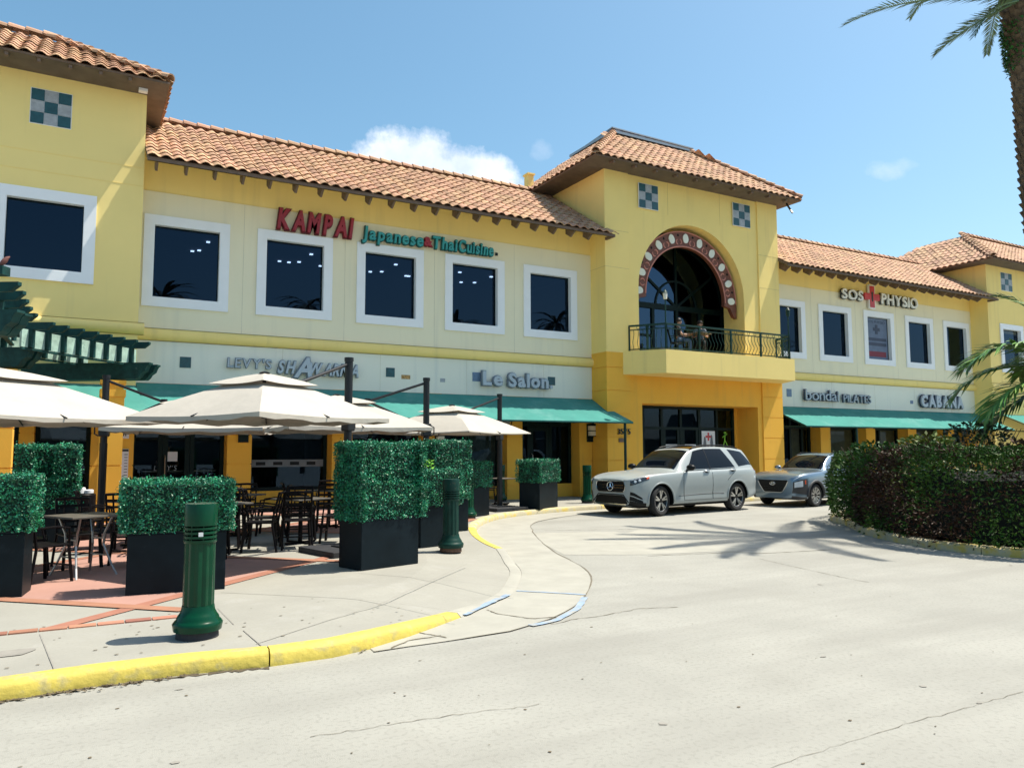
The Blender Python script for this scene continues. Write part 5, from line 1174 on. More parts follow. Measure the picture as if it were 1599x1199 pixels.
class Car:
    def __init__(s, root, P, paint):
        s.root, s.P, s.paint = root, P, paint
        s.hw, s.zb, s.zs, s.zt, s.wr = (curve1(P[k]) for k in ('hw', 'zb', 'zs', 'zt', 'wr'))
    def sec(s, x):
        hw, zb, zs, zt, wr = s.hw(x), s.zb(x), s.zs(x), s.zt(x), s.wr(x); h = zs-zb
        b = (hw-.085, zs+.012)
        r_ = (wr, max(zt-.055, zs+.012+.2*(zt-zs)))
        mid = ((b[0]+r_[0])/2+.018*min(1, (zt-zs)*2), (b[1]+r_[1])/2)
        return [(0, zb), (hw*.82, zb), (hw-.025, zb+.05), (hw-.02, zb+.28*h), (hw+.0, zb+.52*h), (hw-.002, zb+.76*h), (hw-.02, zs-.055), (hw-.055, zs-.008), b, mid, r_, (wr*.86, zt-.018), (wr*.45, zt), (0, zt+.004)]
    def S(s, x, v, side=1):
        p = s.sec(x); n = len(p)-1; i = min(int(v), n-1); t = v-i
        g = lambda k: Vector((p[k][0], p[k][1])) if 0 <= k <= n else (Vector((-p[-k][0], p[-k][1])) if k < 0 else Vector((-p[2*n-k][0], p[2*n-k][1])))
        a, b, c, d = g(i-1), g(i), g(i+1), g(i+2)
        q = .5*((2*b)+(c-a)*t+(2*a-5*b+4*c-d)*t*t+(d-a-3*c*-1-3*c*2+3*b-(0*b))*0) if False else .5*((2*b)+(c-a)*t+(2*a-5*b+4*c-d)*t*t+(3*b-a-3*c+d)*t**3)
        return Vector((x, q.x*side, q.y))
    def Nn(s, x, v, side=1):
        e = .01; v0, v1 = max(0, v-e), min(13, v+e)
        n = (s.S(x+e, v, side)-s.S(x-e, v, side)).cross(s.S(x, v1, side)-s.S(x, v0, side))
        n.normalize()
        c = s.S(x, v, side)-Vector((x, 0, .7))
        if n.dot(c) < 0: n = -n
        return n
    def patch(s, name, mat, xv, nu=8, nv=5, off=.005, side=1, parent=None):
        """quad patch on the skin; xv = four (x, v) corners"""
        a, b, c, d = xv; vs = []
        for j in range(nv+1):
            for i in range(nu+1):
                u, w = i/nu, j/nv
                x = (a[0]*(1-u)+b[0]*u)*(1-w)+(d[0]*(1-u)+c[0]*u)*w; v = (a[1]*(1-u)+b[1]*u)*(1-w)+(d[1]*(1-u)+c[1]*u)*w
                vs.append(s.S(x, v, side)+s.Nn(x, v, side)*off)
        fs = [(j*(nu+1)+i, j*(nu+1)+i+1, (j+1)*(nu+1)+i+1, (j+1)*(nu+1)+i) for j in range(nv) for i in range(nu)]
        return MB().add(vs, fs).build(name, mat, parent or s.root, smooth=True)
    def seam(s, pts, side, w=.005, mat='trimblack', name='door_seam', off=.001):
        P = []
        for (x0, v0), (x1, v1) in zip(pts, pts[1:]):
            for k in range(6): t = k/6; P.append(s.S(x0+(x1-x0)*t, v0+(v1-v0)*t, side)+s.Nn(x0+(x1-x0)*t, v0+(v1-v0)*t, side)*off)
        P.append(s.S(pts[-1][0], pts[-1][1], side))
        return MB().tube(P, w, 5).build(name, M_[mat], s.root)
    def body(s):
        x0, x1 = s.P['front'], s.P['rear']; nx = 84; nv = 39
        xs = [x1+(x0-x1)*i/nx for i in range(nx+1)]
        xs = sorted(set(xs+[x0-.01, x0-.03, x1+.01, x1+.03]))
        vs = []; ring = []
        for x in xs:
            row = [s.S(x, 13*j/nv, 1) for j in range(nv+1)]+[s.S(x, 13*j/nv, -1) for j in range(nv-1, 0, -1)]
            ring.append(len(row)); vs += row
        k = ring[0]; n = len(xs)
        fs = [(i*k+j, i*k+(j+1) % k, (i+1)*k+(j+1) % k, (i+1)*k+j) for i in range(n-1) for j in range(k)]
        fs += [tuple(range(k)), tuple(range((n-1)*k, n*k))[::-1]]
        o = MB().add(vs, fs).build('body', s.paint, None, auto=38)
        cut = MB(); ar = s.P['arch']
        for wx in (0, -s.P['wb']):
            for sd_ in (-1, 1):
                y0, y1 = (.5, 1.3) if sd_ > 0 else (-1.3, -.5); c = 40; b0 = len(cut.v)
                cut.add([(wx+ar*math.cos(2*math.pi*j/c), y, s.P['wr_']+ar*math.sin(2*math.pi*j/c)) for y in (y0, y1) for j in range(c)], [(j, (j+1) % c, c+(j+1) % c, c+j) for j in range(c)]+[tuple(range(c))[::-1], tuple(range(c, 2*c))])
        co = cut.build('cut', M_['trimblack'])
        bo = o.modifiers.new('b', 'BOOLEAN'); bo.object = co; bo.operation = 'DIFFERENCE'; bo.solver = 'EXACT'; bo.material_mode = 'TRANSFER'
        dg = bpy.context.evaluated_depsgraph_get(); dg.update(); me = bpy.data.meshes.new_from_object(o.evaluated_get(dg)); o.modifiers.clear(); o.data = me; me.name = 'body'
        bpy.data.objects.remove(co); o.parent = s.root; me.set_sharp_from_angle(angle=R(38)); return o
    def wheels(s, style, steer=0.0, tw=.25):
        r_ = s.P['wr_']; rr = r_*.70
        for wx in (0, -s.P['wb']):
            for sd_ in (1, -1):
                w = empty('wheel'); w.parent = s.root; yc = sd_*(s.P['track']); w.location = (wx, yc, r_); w.rotation_euler = (0, 0, (steer if wx == 0 else 0)+(0 if sd_ > 0 else math.pi))
                # wheel axis = local y, outward = +y
                prof = [(rr-.01, -tw/2+.02), (r_-.045, -tw/2), (r_-.012, -tw/2+.03), (r_, -tw/2+.06), (r_, tw/2-.06), (r_-.012, tw/2-.03), (r_-.045, tw/2), (rr, tw/2-.012), (rr-.012, tw/2-.03)]
                Mx = Matrix.Rotation(R(-90), 4, 'X')
                t_ = MB(); t_.lathe(prof, 40); t_.f = t_.f[:-2]; t_.m = t_.m[:-2]
                t_.v = [tuple(Mx @ Vector(v)) for v in t_.v]; t_.build('tyre', M_['tyre'], w, auto=50)
                b = MB(); b.lathe([(rr, -tw/2+.03), (rr-.015, tw/2-.05), (rr-.03, tw/2-.075), (.0, tw/2-.12)], 32); b.f = b.f[:-2]; b.m = b.m[:-2]; b.v = [tuple(Mx @ Vector(v)) for v in b.v]; b.build('barrel', M_['alloydk'], w, auto=50)
                q = MB(); yo = tw/2-.02
                q.tube([((rr-.008)*math.cos(a), yo-.01, (rr-.008)*math.sin(a)) for a in [2*math.pi*j/40 for j in range(40)]], .010, 6, close=True); q.build('rim', M_['alloy'], w, smooth=True)
                ns, spread, wd = (5, .17, .038) if style == 'star' else (10, .10, .016)
                for i in range(ns):
                    a = 2*math.pi*i/ns+math.pi/2
                    for e in (-1, 1):
                        a2 = a+e*spread
                        p0 = Vector((.05*math.cos(a), yo-.03, .05*math.sin(a))); p1 = Vector(((rr-.01)*math.cos(a2), yo-.012, (rr-.01)*math.sin(a2)))
                        MB().bar(p0, p1, wd, .03, (0, 1, 0)).build('spoke', M_['alloy'], w)
                h_ = MB(); h_.lathe([(.06, yo-.05), (.055, yo-.012), (.0, yo-.01)], 16); h_.v = [tuple(Mx @ Vector(v)) for v in h_.v]; h_.build('hub_cap', M_['alloydk'], w)
    def arch(s, r_, tub, mat, wid=.0):
        for wx in (0, -s.P['wb']):
            for sd_ in (1, -1):
                P = []
                for j in range(23):
                    a = R(-14+208*j/22); x = wx+r_*math.cos(a); z = s.P['wr_']+r_*math.sin(a)
                    y = s.hw(x)-.012-(.03 if z < s.zb(x)+.06 else 0)
                    if z > s.zb(x)+.02: P.append((x, sd_*y, z))
                MB().tube(P, tub, 8).build('arch_trim', mat, s.root, smooth=True)
    def under(s):
        MB().box(-s.P['wb']-.5, .5, -.62, .62, .2, .45).build('underbody', M_['trimblack'], s.root)

# --- large silver-grey SUV
gle = thing('parked_car', 'pale grey luxury suv with five-spoke wheels and star badge on its black grille', 'car')
PG = dict(front=.87, rear=-4.05, wb=2.995, wr_=.385, arch=.445, track=.80,
  hw=[(.87, .66), (.83, .75), (.76, .82), (.62, .885), (.4, .93), (0, .955), (-1.0, .955), (-2.0, .96), (-3.0, .972), (-3.5, .95), (-3.85, .89), (-3.98, .80), (-4.05, .70)],
  zb=[(.87, .30), (.7, .25), (.4, .25), (0, .27), (-3.0, .28), (-3.6, .33), (-4.05, .45)],
  zs=[(.87, .90), (.8, .935), (.6, .99), (.2, 1.05), (-.4, 1.085), (-.9, 1.10), (-2, 1.125), (-3, 1.14), (-3.6, 1.15), (-3.95, 1.12), (-4.05, 1.05)],
  zt=[(.87, .925), (.82, .965), (.7, 1.01), (.4, 1.065), (0, 1.105), (-.4, 1.14), (-.62, 1.17), (-.95, 1.405), (-1.35, 1.645), (-1.6, 1.715), (-2.0, 1.755), (-2.5, 1.76), (-3.1, 1.74), (-3.65, 1.685), (-3.8, 1.60), (-3.95, 1.37), (-4.05, 1.12)],
  wr=[(.87, .50), (.6, .66), (.2, .72), (-.4, .745), (-.62, .75), (-1.35, .645), (-1.7, .625), (-2.5, .62), (-3.4, .59), (-3.75, .57), (-4.05, .55)])
pg_ = pbr('suv_paint', (.30, .335, .335), .4, var=.01, spec=.4, coat=.5)
C_ = Car(gle, PG, pg_); C_.body(); C_.under(); C_.wheels('star', R(9)); C_.arch(.452, .022, pg_)
C_.patch('windscreen', M_['carglass'], [(-.66, 13), (-1.40, 13), (-1.34, 10.35), (-.68, 10.3)], 8, 8)
C_.patch('windscreen', M_['carglass'], [(-.66, 13), (-1.40, 13), (-1.34, 10.35), (-.68, 10.3)], 8, 8, side=-1)
C_.patch('roof_panel', M_['pano'], [(-1.52, 13), (-3.2, 13), (-3.2, 10.9), (-1.52, 10.9)], 12, 6); C_.patch('roof_panel', M_['pano'], [(-1.52, 13), (-3.2, 13), (-3.2, 10.9), (-1.52, 10.9)], 12, 6, side=-1)
for sd_ in (1, -1):
    C_.patch('side_window', M_['carglass'], [(-.98, 8.2), (-1.93, 8.15), (-1.93, 9.92), (-1.50, 9.86)], 10, 6, side=sd_)
    C_.patch('side_window', M_['carglass'], [(-1.97, 8.15), (-2.98, 8.2), (-2.66, 9.9), (-1.97, 9.92)], 10, 6, side=sd_)
    C_.patch('side_window', M_['carglass'], [(-3.16, 8.25), (-3.84, 8.5), (-3.55, 9.75), (-2.95, 9.88)], 8, 6, side=sd_)
    C_.patch('window_trim', M_['trimblack'], [(-1.925, 8.1), (-1.975, 8.1), (-1.975, 9.95), (-1.925, 9.95)], 1, 6, .007, side=sd_)
    C_.seam([(-.93, 8.0), (-2.98, 8.08)], sd_, .008, 'trimblack', 'belt_trim', .004)
    C_.seam([(-.84, 2.3), (-.80, 4.5), (-.86, 7.2)], sd_); C_.seam([(-1.95, 2.3), (-1.95, 7.6)], sd_); C_.seam([(-2.56, 4.6), (-2.9, 6.0), (-2.99, 7.8)], sd_); C_.seam([(-.84, 2.3), (-1.95, 2.3), (-2.5, 2.3)], sd_)
    C_.seam([(-.62, 2.9), (-1.5, 3.0), (-2.4, 2.95)], sd_, .012, 'cladding', 'sill_crease', -.006)
    C_.seam([(.78, 7.2), (.3, 7.35), (-.3, 7.5), (-.6, 7.7)], sd_, .004, 'trimblack', 'hood_seam')
    for x in (-1.72, -2.78):
        p = C_.S(x, 6.25, sd_); n = C_.Nn(x, 6.25, sd_); MB().tube([p+Vector((-.11, 0, 0))+n*.005, p+Vector((-.09, 0, .004))+n*.032, p+Vector((.09, 0, .004))+n*.032, p+Vector((.11, 0, 0))+n*.005], .016, 8).build('door_handle', M_['chrome'], gle, smooth=True)
        MB().lathe([(.05, 0), (.045, .003), (.0, .003)], 14).build('handle_recess', M_['trimblack'], gle, M=Matrix.Translation(p+n*.004) @ n.to_track_quat('Z', 'Y').to_matrix().to_4x4() @ Matrix.Diagonal((1.2, .8, 1, 1)))
    # mirror
    b = C_.S(-1.02, 8.1, sd_); mm = MB(); cen = b+Vector((.06, sd_*.20, .085))
    for k, (rx, rz) in enumerate(((.02, .03), (.075, .085), (.085, .095), (.07, .085), (.01, .02))):
        for j in range(12):
            a = 2*math.pi*j/12; mm.v.append(tuple(cen+Vector((.10-.05*k+rx*.0, math.cos(a)*rz*1.35, math.sin(a)*rz*.85))))
    mm.f = [(k*12+j, k*12+(j+1) % 12, (k+1)*12+(j+1) % 12, (k+1)*12+j) for k in range(4) for j in range(12)]+[tuple(range(12)), tuple(range(48, 60))[::-1]]; mm.m = [0]*len(mm.f)
    mo = mm.build('mirror', M_['trimblack'], gle, smooth=True)
    MB().bar(b+Vector((.02, 0, -.02)), cen+Vector((0, 0, -.05)), .05, .03).build('mirror_arm', M_['trimblack'], mo)
    MB().tube([C_.S(x, 10.5, sd_)+Vector((0, 0, h)) for x, h in ((-1.45, .0), (-1.6, .035), (-2.0, .05), (-2.8, .05), (-3.3, .035), (-3.5, .0))], .018, 8).build('roof_rail', M_['trimblack'], gle, smooth=True)
    # lamps
    hl = C_.patch('headlight', M_['lens'], [(.858, 5.15), (.42, 5.7), (.39, 6.95), (.845, 6.75)], 12, 5, .006, side=sd_)
    C_.patch('lamp_marker', M_['amber'], [(.50, 5.75), (.42, 5.85), (.40, 6.8), (.47, 6.8)], 4, 3, .010, side=sd_, parent=hl)
    C_.patch('lamp_strip', M_['lensbright'], [(.84, 6.6), (.5, 6.82), (.49, 6.92), (.838, 6.72)], 8, 2, .010, side=sd_, parent=hl)
    for x in (.78, .68): p = C_.S(x, 5.9, sd_); n = C_.Nn(x, 5.9, sd_); MB().lathe([(.035, 0), (.03, .012), (.0, .016)], 12).build('lamp_bulb', M_['lensbright'], hl, M=Matrix.Translation(p+n*.006) @ n.to_track_quat('Z', 'Y').to_matrix().to_4x4())
    C_.patch('side_intake', M_['trimblack'], [(.862, 2.6), (.60, 2.35), (.62, 3.1), (.858, 4.1)], 8, 4, .006, side=sd_)
    C_.patch('intake_blade', pg_, [(.855, 3.4), (.62, 2.7), (.62, 2.85), (.855, 3.55)], 6, 2, .022, side=sd_)
    C_.patch('tail_light', M_['taillight'], [(-3.80, 6.1), (-4.02, 6.2), (-4.02, 6.9), (-3.80, 6.85)], 5, 3, .006, side=sd_)
    C_.patch('lower_bumper', M_['trimblack'], [(.868, 1.0), (.50, 1.6), (.52, 2.35), (.862, 2.55)], 8, 4, .006, side=sd_)
# grille and lower intake on the flat nose
def nose(poly, x, mat, name, d=.02, parent=None): return MB().prism([(x, y, z) for y, z in poly], (d, 0, 0)).build(name, mat, parent or gle, bevel=.006)
nx_ = .862
gr = nose([(-.50, .66), (-.44, .61), (.44, .61), (.50, .66), (.53, .76), (.50, .86), (.44, .885), (-.44, .885), (-.50, .86), (-.53, .76)], nx_, M_['trimblack'], 'grille', .018)
MB().tube([(nx_+.016, y, z) for y, z in [(-.50, .66), (-.44, .61), (.44, .61), (.50, .66), (.53, .76), (.50, .86), (.44, .885), (-.44, .885), (-.50, .86), (-.53, .76)]], .009, 6, close=True).build('grille_frame', M_['chrome'], gr)
for z in (.72, .78): MB().box(nx_+.018, nx_+.026, -.47, -.14, z-.004, z+.004).build('grille_bar', M_['chrome'], gr); MB().box(nx_+.018, nx_+.026, .14, .47, z-.004, z+.004).build('grille_bar', M_['chrome'], gr)
for y in [.17+.05*i for i in range(7)]:
    for sg in (-1, 1): MB().box(nx_+.018, nx_+.024, sg*y-.006, sg*y+.006, .64, .86).build('grille_bar', M_['alloydk'], gr)
bd = MB().tube([(nx_+.03, .108*math.cos(a), .75+.108*math.sin(a)) for a in [2*math.pi*j/28 for j in range(28)]], .012, 8, close=True).build('badge', M_['chrome'], gr, smooth=True)
for k in range(3):
    a = R(90+120*k); b1, b2 = Vector((0, math.cos(a), math.sin(a))), Vector((0, -math.sin(a), math.cos(a))); c = Vector((nx_+.022, 0, .75))
    MB().add([c+b2*.022, c-b2*.022, c+b1*.105, c+Vector((.022, 0, 0))+b1*.01, c-b1*.02], ((0, 2, 3), (2, 1, 3), (1, 4, 3), (4, 0, 3), (0, 4, 1, 2))).build('badge_star', M_['chrome'], bd)
nose([(-.60, .335), (-.52, .30), (.52, .30), (.60, .335), (.50, .50), (.40, .525), (-.40, .525), (-.50, .50)], nx_, M_['trimblack'], 'lower_grille', .014)
MB().tube([(nx_+.015, y, z) for y, z in ((-.64, .36), (-.46, .545), (.46, .545), (.64, .36))], .014, 6).build('bumper_blade', M_['trimblack'], gle)
nose([(-.56, .29), (.56, .29), (.54, .325), (-.54, .325)], nx_+.002, M_['chrome'], 'skid_trim', .02)
MB().box(-.70, -.69, -.0, .0, 0, 0) if False else None
fw_, rw_ = Vector((12.82, 15.27)), Vector((15.82, 15.62)); hd = (fw_-rw_).normalized(); lf_ = Vector((-hd.y, hd.x))
# left front contact patch known; the car's left is the camera side
o_ = fw_-lf_*.80; gle.location = (o_.x, o_.y, .0); gle.rotation_euler = (0, 0, math.atan2(hd.y, hd.x))

# --- small crossover behind it
kona = thing('parked_car', 'steel blue small crossover with dark cladding partly hidden by the hedge', 'car')
PK = dict(front=.83, rear=-3.33, wb=2.6, wr_=.335, arch=.395, track=.775,
  hw=[(.83, .62), (.78, .72), (.7, .79), (.55, .845), (.35, .88), (0, .895), (-1.0, .88), (-2.0, .89), (-2.6, .90), (-3.0, .87), (-3.25, .79), (-3.33, .70)],
  zb=[(.83, .26), (.6, .22), (0, .24), (-2.6, .25), (-3.1, .3), (-3.33, .42)],
  zs=[(.83, .80), (.76, .86), (.6, .92), (.2, .98), (-.4, 1.01), (-.9, 1.02), (-2, 1.04), (-2.8, 1.07), (-3.2, 1.06), (-3.33, 1.0)],
  zt=[(.83, .83), (.78, .895), (.65, .95), (.35, 1.0), (0, 1.035), (-.35, 1.06), (-.55, 1.085), (-.85, 1.29), (-1.2, 1.475), (-1.45, 1.535), (-1.9, 1.555), (-2.5, 1.53), (-3.0, 1.45), (-3.2, 1.25), (-3.33, 1.05)],
  wr=[(.83, .46), (.6, .62), (.2, .68), (-.4, .70), (-.55, .70), (-1.2, .60), (-1.6, .58), (-2.5, .56), (-3.0, .53), (-3.33, .50)])
pk = pbr('crossover_paint', (.15, .215, .28), .28, metal=.5, var=.02, coat=1)
K_ = Car(kona, PK, pk); K_.body(); K_.under(); K_.wheels('multi', 0.0, .215); K_.arch(.41, .04, M_['cladding'])
for sd_ in (1, -1):
    K_.patch('windscreen', M_['carglass'], [(-.58, 13), (-1.24, 13), (-1.18, 10.35), (-.6, 10.3)], 8, 8, side=sd_)
    K_.patch('side_window', M_['carglass'], [(-.85, 8.2), (-1.7, 8.15), (-1.7, 9.9), (-1.3, 9.85)], 10, 6, side=sd_)
    K_.patch('side_window', M_['carglass'], [(-1.75, 8.15), (-2.7, 8.3), (-2.5, 9.85), (-1.75, 9.9)], 10, 6, side=sd_)
    K_.seam([(-.78, 2.4), (-.74, 5), (-.80, 7.4)], sd_); K_.seam([(.7, 7.15), (.3, 7.3), (-.5, 7.6)], sd_, .004, 'trimblack', 'hood_seam')
    K_.patch('running_light', M_['lensbright'], [(.80, 6.1), (.45, 6.75), (.44, 6.95), (.79, 6.4)], 10, 2, .006, side=sd_)
    hl = K_.patch('headlight', M_['cladding'], [(.822, 3.0), (.40, 2.6), (.42, 5.3), (.812, 5.5)], 12, 6, .008, side=sd_)
    K_.patch('lamp_lens', M_['lensbright'], [(.80, 4.1), (.60, 4.1), (.60, 5.1), (.795, 5.2)], 6, 4, .014, side=sd_, parent=hl)
    K_.patch('lamp_marker', M_['amber'], [(.53, 4.4), (.49, 4.4), (.49, 5.1), (.53, 5.1)], 2, 3, .014, side=sd_, parent=hl)
    K_.patch('lower_bumper', M_['cladding'], [(.826, 1.0), (.42, 1.5), (.44, 2.2), (.822, 2.3)], 8, 4, .006, side=sd_)
    MB().tube([K_.S(x, 10.5, sd_)+Vector((0, 0, h)) for x, h in ((-1.3, 0), (-1.5, .04), (-2.4, .04), (-2.7, 0))], .015, 8).build('roof_rail', M_['trimblack'], kona)
    b = K_.S(-.9, 8.1, sd_)+Vector((.06, sd_*.16, .07)); MB().lathe([(.0, -.07), (.07, -.05), (.085, 0), (.06, .06), (0, .07)], 12).build('mirror', pk, kona, smooth=True, M=Matrix.Translation(b) @ Matrix.Rotation(R(90), 4, 'Y') @ Matrix.Diagonal((.8, 1.3, 1, 1)))
nk = .823
gk = MB().prism([(nk, y, z) for y, z in ((-.50, .74), (-.47, .78), (.47, .78), (.50, .74), (.44, .62), (.32, .45), (.26, .42), (-.26, .42), (-.32, .45), (-.44, .62))], (.018, 0, 0)).build('grille', M_['trimblack'], kona)
MB().tube([(nk+.016, y, z) for y, z in ((-.50, .74), (-.44, .62), (-.32, .45), (-.26, .42), (.26, .42), (.32, .45), (.44, .62), (.50, .74))], .014, 6).build('grille_frame', M_['alloy'], gk)
for z in (.48, .53, .58): MB().box(nk+.018, nk+.024, -.3, .3, z-.006, z+.006).build('grille_bar', M_['alloydk'], gk)
bd = MB().tube([(nk+.03, .085*math.cos(a), .675+.045*math.sin(a)) for a in [2*math.pi*j/24 for j in range(24)]], .009, 6, close=True).build('badge', M_['chrome'], gk, smooth=True)
for sg in (-1, 1): MB().bar((nk+.03, sg*.035-.012, .64), (nk+.03, sg*.035+.012, .71), .012).build('badge_stroke', M_['chrome'], bd)
MB().bar((nk+.03, -.035, .668), (nk+.03, .035, .682), .012).build('badge_stroke', M_['chrome'], bd)
kf = Vector((18.78, 15.42)); hk = Vector((-1, -.13)).normalized(); lk = Vector((-hk.y, hk.x)); o_ = kf-lk*.78
kona.location = (o_.x, o_.y, 0); kona.rotation_euler = (0, 0, math.atan2(hk.y, hk.x))
# ------------------------------------------------------------ hedge island
HP = [gp(x, y, 0) for x, y in ((1307, 822), (1330, 836), (1400, 855), (1500, 866), (1599, 874))]
isl = [(14.9, 12.1), (14.35, 11.3), (13.12, 9.95), (12.35, 8.5), (12.15, 7.4), (12.5, 6.2), (13.4, 5.0), (15, 4.1), (18, 3.8), (22, 4.5), (25, 7), (25, 10), (22, 12.4), (18, 13.2), (16, 12.9)]
IP = [Vector((x+.32, y-.1, 0)) for x, y in isl]
def closed_smooth(P, n=6):
    out = []; k = len(P)
    for i in range(k):
        a, b, c, d = P[i-1], P[i], P[(i+1) % k], P[(i+2) % k]
        for j in range(n):
            t = j/n; out.append(.5*((2*b)+(c-a)*t+(2*a-5*b+4*c-d)*t*t+(3*b-a-3*c+d)*t**3))
    return out
IC = closed_smooth(IP); cen = sum(IC, Vector())/len(IC)
def inset(P, d):
    k = len(P); out = []
    for i, p in enumerate(P):
        t = (P[(i+1) % k]-P[i-1]).normalized(); n = Vector((t.y, -t.x, 0))
        if n.dot(cen-p) < 0: n = -n
        out.append(p+n*d)
    return out
II = inset(IC, .17); k = len(IC); ik = tag(empty('island_kerb'), kind='structure')
st_ = 5
for s0 in range(0, k, st_):
    m = MB(); P = [IC[(s0+i) % k] for i in range(st_+1)]; Q = [II[(s0+i) % k] for i in range(st_+1)]; vs = []
    g0 = (P[1]-P[0]).normalized()*.012
    for i, (p, q) in enumerate(zip(P, Q)):
        e = g0 if i == 0 else Vector()
        c = p.lerp(q, .25); vs += [p+e, p+e+Vector((0, 0, .11)), c+e+Vector((0, 0, .14)), q+e+Vector((0, 0, .14)), q+e]
    m.add(vs, [(i*5+a, i*5+a+1, (i+1)*5+a+1, (i+1)*5+a) for i in range(st_) for a in range(4)]+[(0, 1, 2, 3, 4), tuple(st_*5+a for a in range(5))]).build('kerb_stone', M_['curb_concrete'], ik, auto=50)
soil = MB().add([(p.x, p.y, .08) for p in II], [tuple(range(k))]).build('soil_bed', M_['soil']); tag(soil, kind='structure')
HB = inset(IC, .12); HB2 = inset(IC, 1.5)
hedge = thing('hedge', 'dense clipped hedge of green and dark red leaves round the island', 'hedge', (16, 8, .1)); HO = Vector((16, 8, .1))
def hh(p): return 1.52+.10*mnoise.noise(p*.9)+.10*mnoise.noise(p*2.1+Vector((5, 0, 0)))+(.12 if p.y < 10 else 0)
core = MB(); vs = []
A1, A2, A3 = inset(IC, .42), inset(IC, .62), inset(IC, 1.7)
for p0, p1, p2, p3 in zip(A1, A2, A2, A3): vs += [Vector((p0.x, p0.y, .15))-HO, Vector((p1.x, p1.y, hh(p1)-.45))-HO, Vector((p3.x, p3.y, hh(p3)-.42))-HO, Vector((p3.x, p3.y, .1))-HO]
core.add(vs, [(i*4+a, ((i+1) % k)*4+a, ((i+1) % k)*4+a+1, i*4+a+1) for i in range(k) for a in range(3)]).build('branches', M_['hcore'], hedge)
LG = ([], [], []); LR = ([], [], [])
def addleaf(D, p, d, L, q, wd=.42):
    V, Fc, T = D
    s = d.cross(Vector((rnd.gauss(0, 1), rnd.gauss(0, 1), rnd.gauss(0, 1)))).normalized(); n = d.cross(s); b0 = len(V); p = p-HO
    V += [p, p+d*L*.5+s*L*wd*.5+n*L*.08, p+d*L-n*L*.1, p+d*L*.5-s*L*wd*.5+n*L*.08]; Fc.append((b0, b0+1, b0+2, b0+3)); T += [min(1, max(0, q))]*4
per = sum((IC[(i+1) % k]-IC[i]).length for i in range(k))
for i in range(k):
    p, q = IC[i], IC[(i+1) % k]; ln = (q-p).length; mid = (p+q)/2
    vis = mid.x < 15.5 or mid.y < 5.5
    nl = int(ln*(2700 if vis and mid.x < 16.5 else 500))
    t = (q-p).normalized(); n = Vector((t.y, -t.x, 0))
    if n.dot(cen-p) < 0: n = -n
    for _ in range(nl):
        u = rnd.random(); base = p.lerp(q, u); H = hh(base)
        z = .04+H*rnd.random()**.85; f = (z-.1)/H
        topz = rnd.random() < .34
        bul = .10*math.sin(math.pi*min(1, f*1.0))+.07*mnoise.noise(Vector((base.x*1.7, base.y*1.7, z*2.2)))
        if topz: pos = base+n*rnd.uniform(.12, 1.5); pos.z = hh(pos)+rnd.uniform(-.16, .05)
        else: pos = base+n*(.07-bul+(f**3)*.18+rnd.uniform(-.05, .12)); pos.z = z
        if rnd.random() < .03: pos += -n*.06+Vector((0, 0, .07*(f > .8)))
        d = (-n*(.2 if topz else .75)+Vector((rnd.gauss(0, .6), rnd.gauss(0, .6), rnd.gauss(.35 if topz else .1, .55)))).normalized()
        w1 = mnoise.noise(Vector((base.x*.8+3, base.y*.8, z*1.1))); w2 = mnoise.noise(pos*3)
        red = (w1*1.2+rnd.gauss(0, .22)+(.26 if 7.2 < base.y < 10.3 else .0)-(.12 if topz else 0)-(.35 if base.y > 10.4 else 0)) > .2
        addleaf(LR if red else LG, pos, d, rnd.uniform(.04, .105), .5+.4*w2+rnd.gauss(0, .18))
leafobj('green_leaves', *LG, M_['hgreen'], hedge)['kind'] = 'stuff'; leafobj('red_leaves', *LR, M_['hred'], hedge)['kind'] = 'stuff'
# shrubs growing through the hedge top
def shrub(label, x, y, h, r_, n, mat):
    t = thing('shrub', label, 'shrub', (x, y, .1), 0, 'shrubs inside the island'); V = []; Fc = []; T = []
    for b in range(7):
        a = rnd.uniform(0, 6.28); MB().tube([(0, 0, 0), (math.cos(a)*r_*.4, math.sin(a)*r_*.4, h*.55), (math.cos(a)*r_*.8, math.sin(a)*r_*.8, h*.92)], [.02, .014, .006], 5).build('branch', M_['trunk'], t)
    for _ in range(n):
        a = rnd.uniform(0, 6.28); f = rnd.random(); rr = r_*math.sqrt(rnd.random())*(.5+.5*math.sin(math.pi*min(1, .25+f*.75)))
        p = Vector((math.cos(a)*rr, math.sin(a)*rr, h*(.35+.65*f)-rr*.2)); d = Vector((math.cos(a)+rnd.gauss(0, .5), math.sin(a)+rnd.gauss(0, .5), rnd.gauss(.3, .5))).normalized(); s = d.cross(Vector((rnd.gauss(0, 1), rnd.gauss(0, 1), rnd.gauss(0, 1)))).normalized(); L = rnd.uniform(.07, .13); b0 = len(V)
        V += [p, p+d*L*.5+s*L*.24, p+d*L, p+d*L*.5-s*L*.24]; Fc.append((b0, b0+1, b0+2, b0+3)); T += [min(1, max(0, .5+.6*mnoise.noise(p*3)+rnd.gauss(0, .15)))]*4
    leafobj('crown', V, Fc, T, mat, t)
shrub('bright green shrub rising behind the rounded hedge corner', 14.9, 10.6, 1.75, .9, 1500, M_['hgreen'])
shrub('yellow-green shrub above the middle of the hedge top', 13.9, 8.8, 1.85, .8, 1400, pbr('yellow_leaf', (.12, .16, .02), .45, tint=True, rand=.5))
shrub('dark shrub at the foot of the leaning palm fronds', 16.4, 9.3, 2.15, 1.0, 1900, pbr('dark_leaf', (.02, .035, .012), .45, tint=True, rand=.6))
shrub('low mixed shrub on the hedge top beside the photo edge', 14.6, 7.2, 1.8, .8, 1200, M_['hred'])

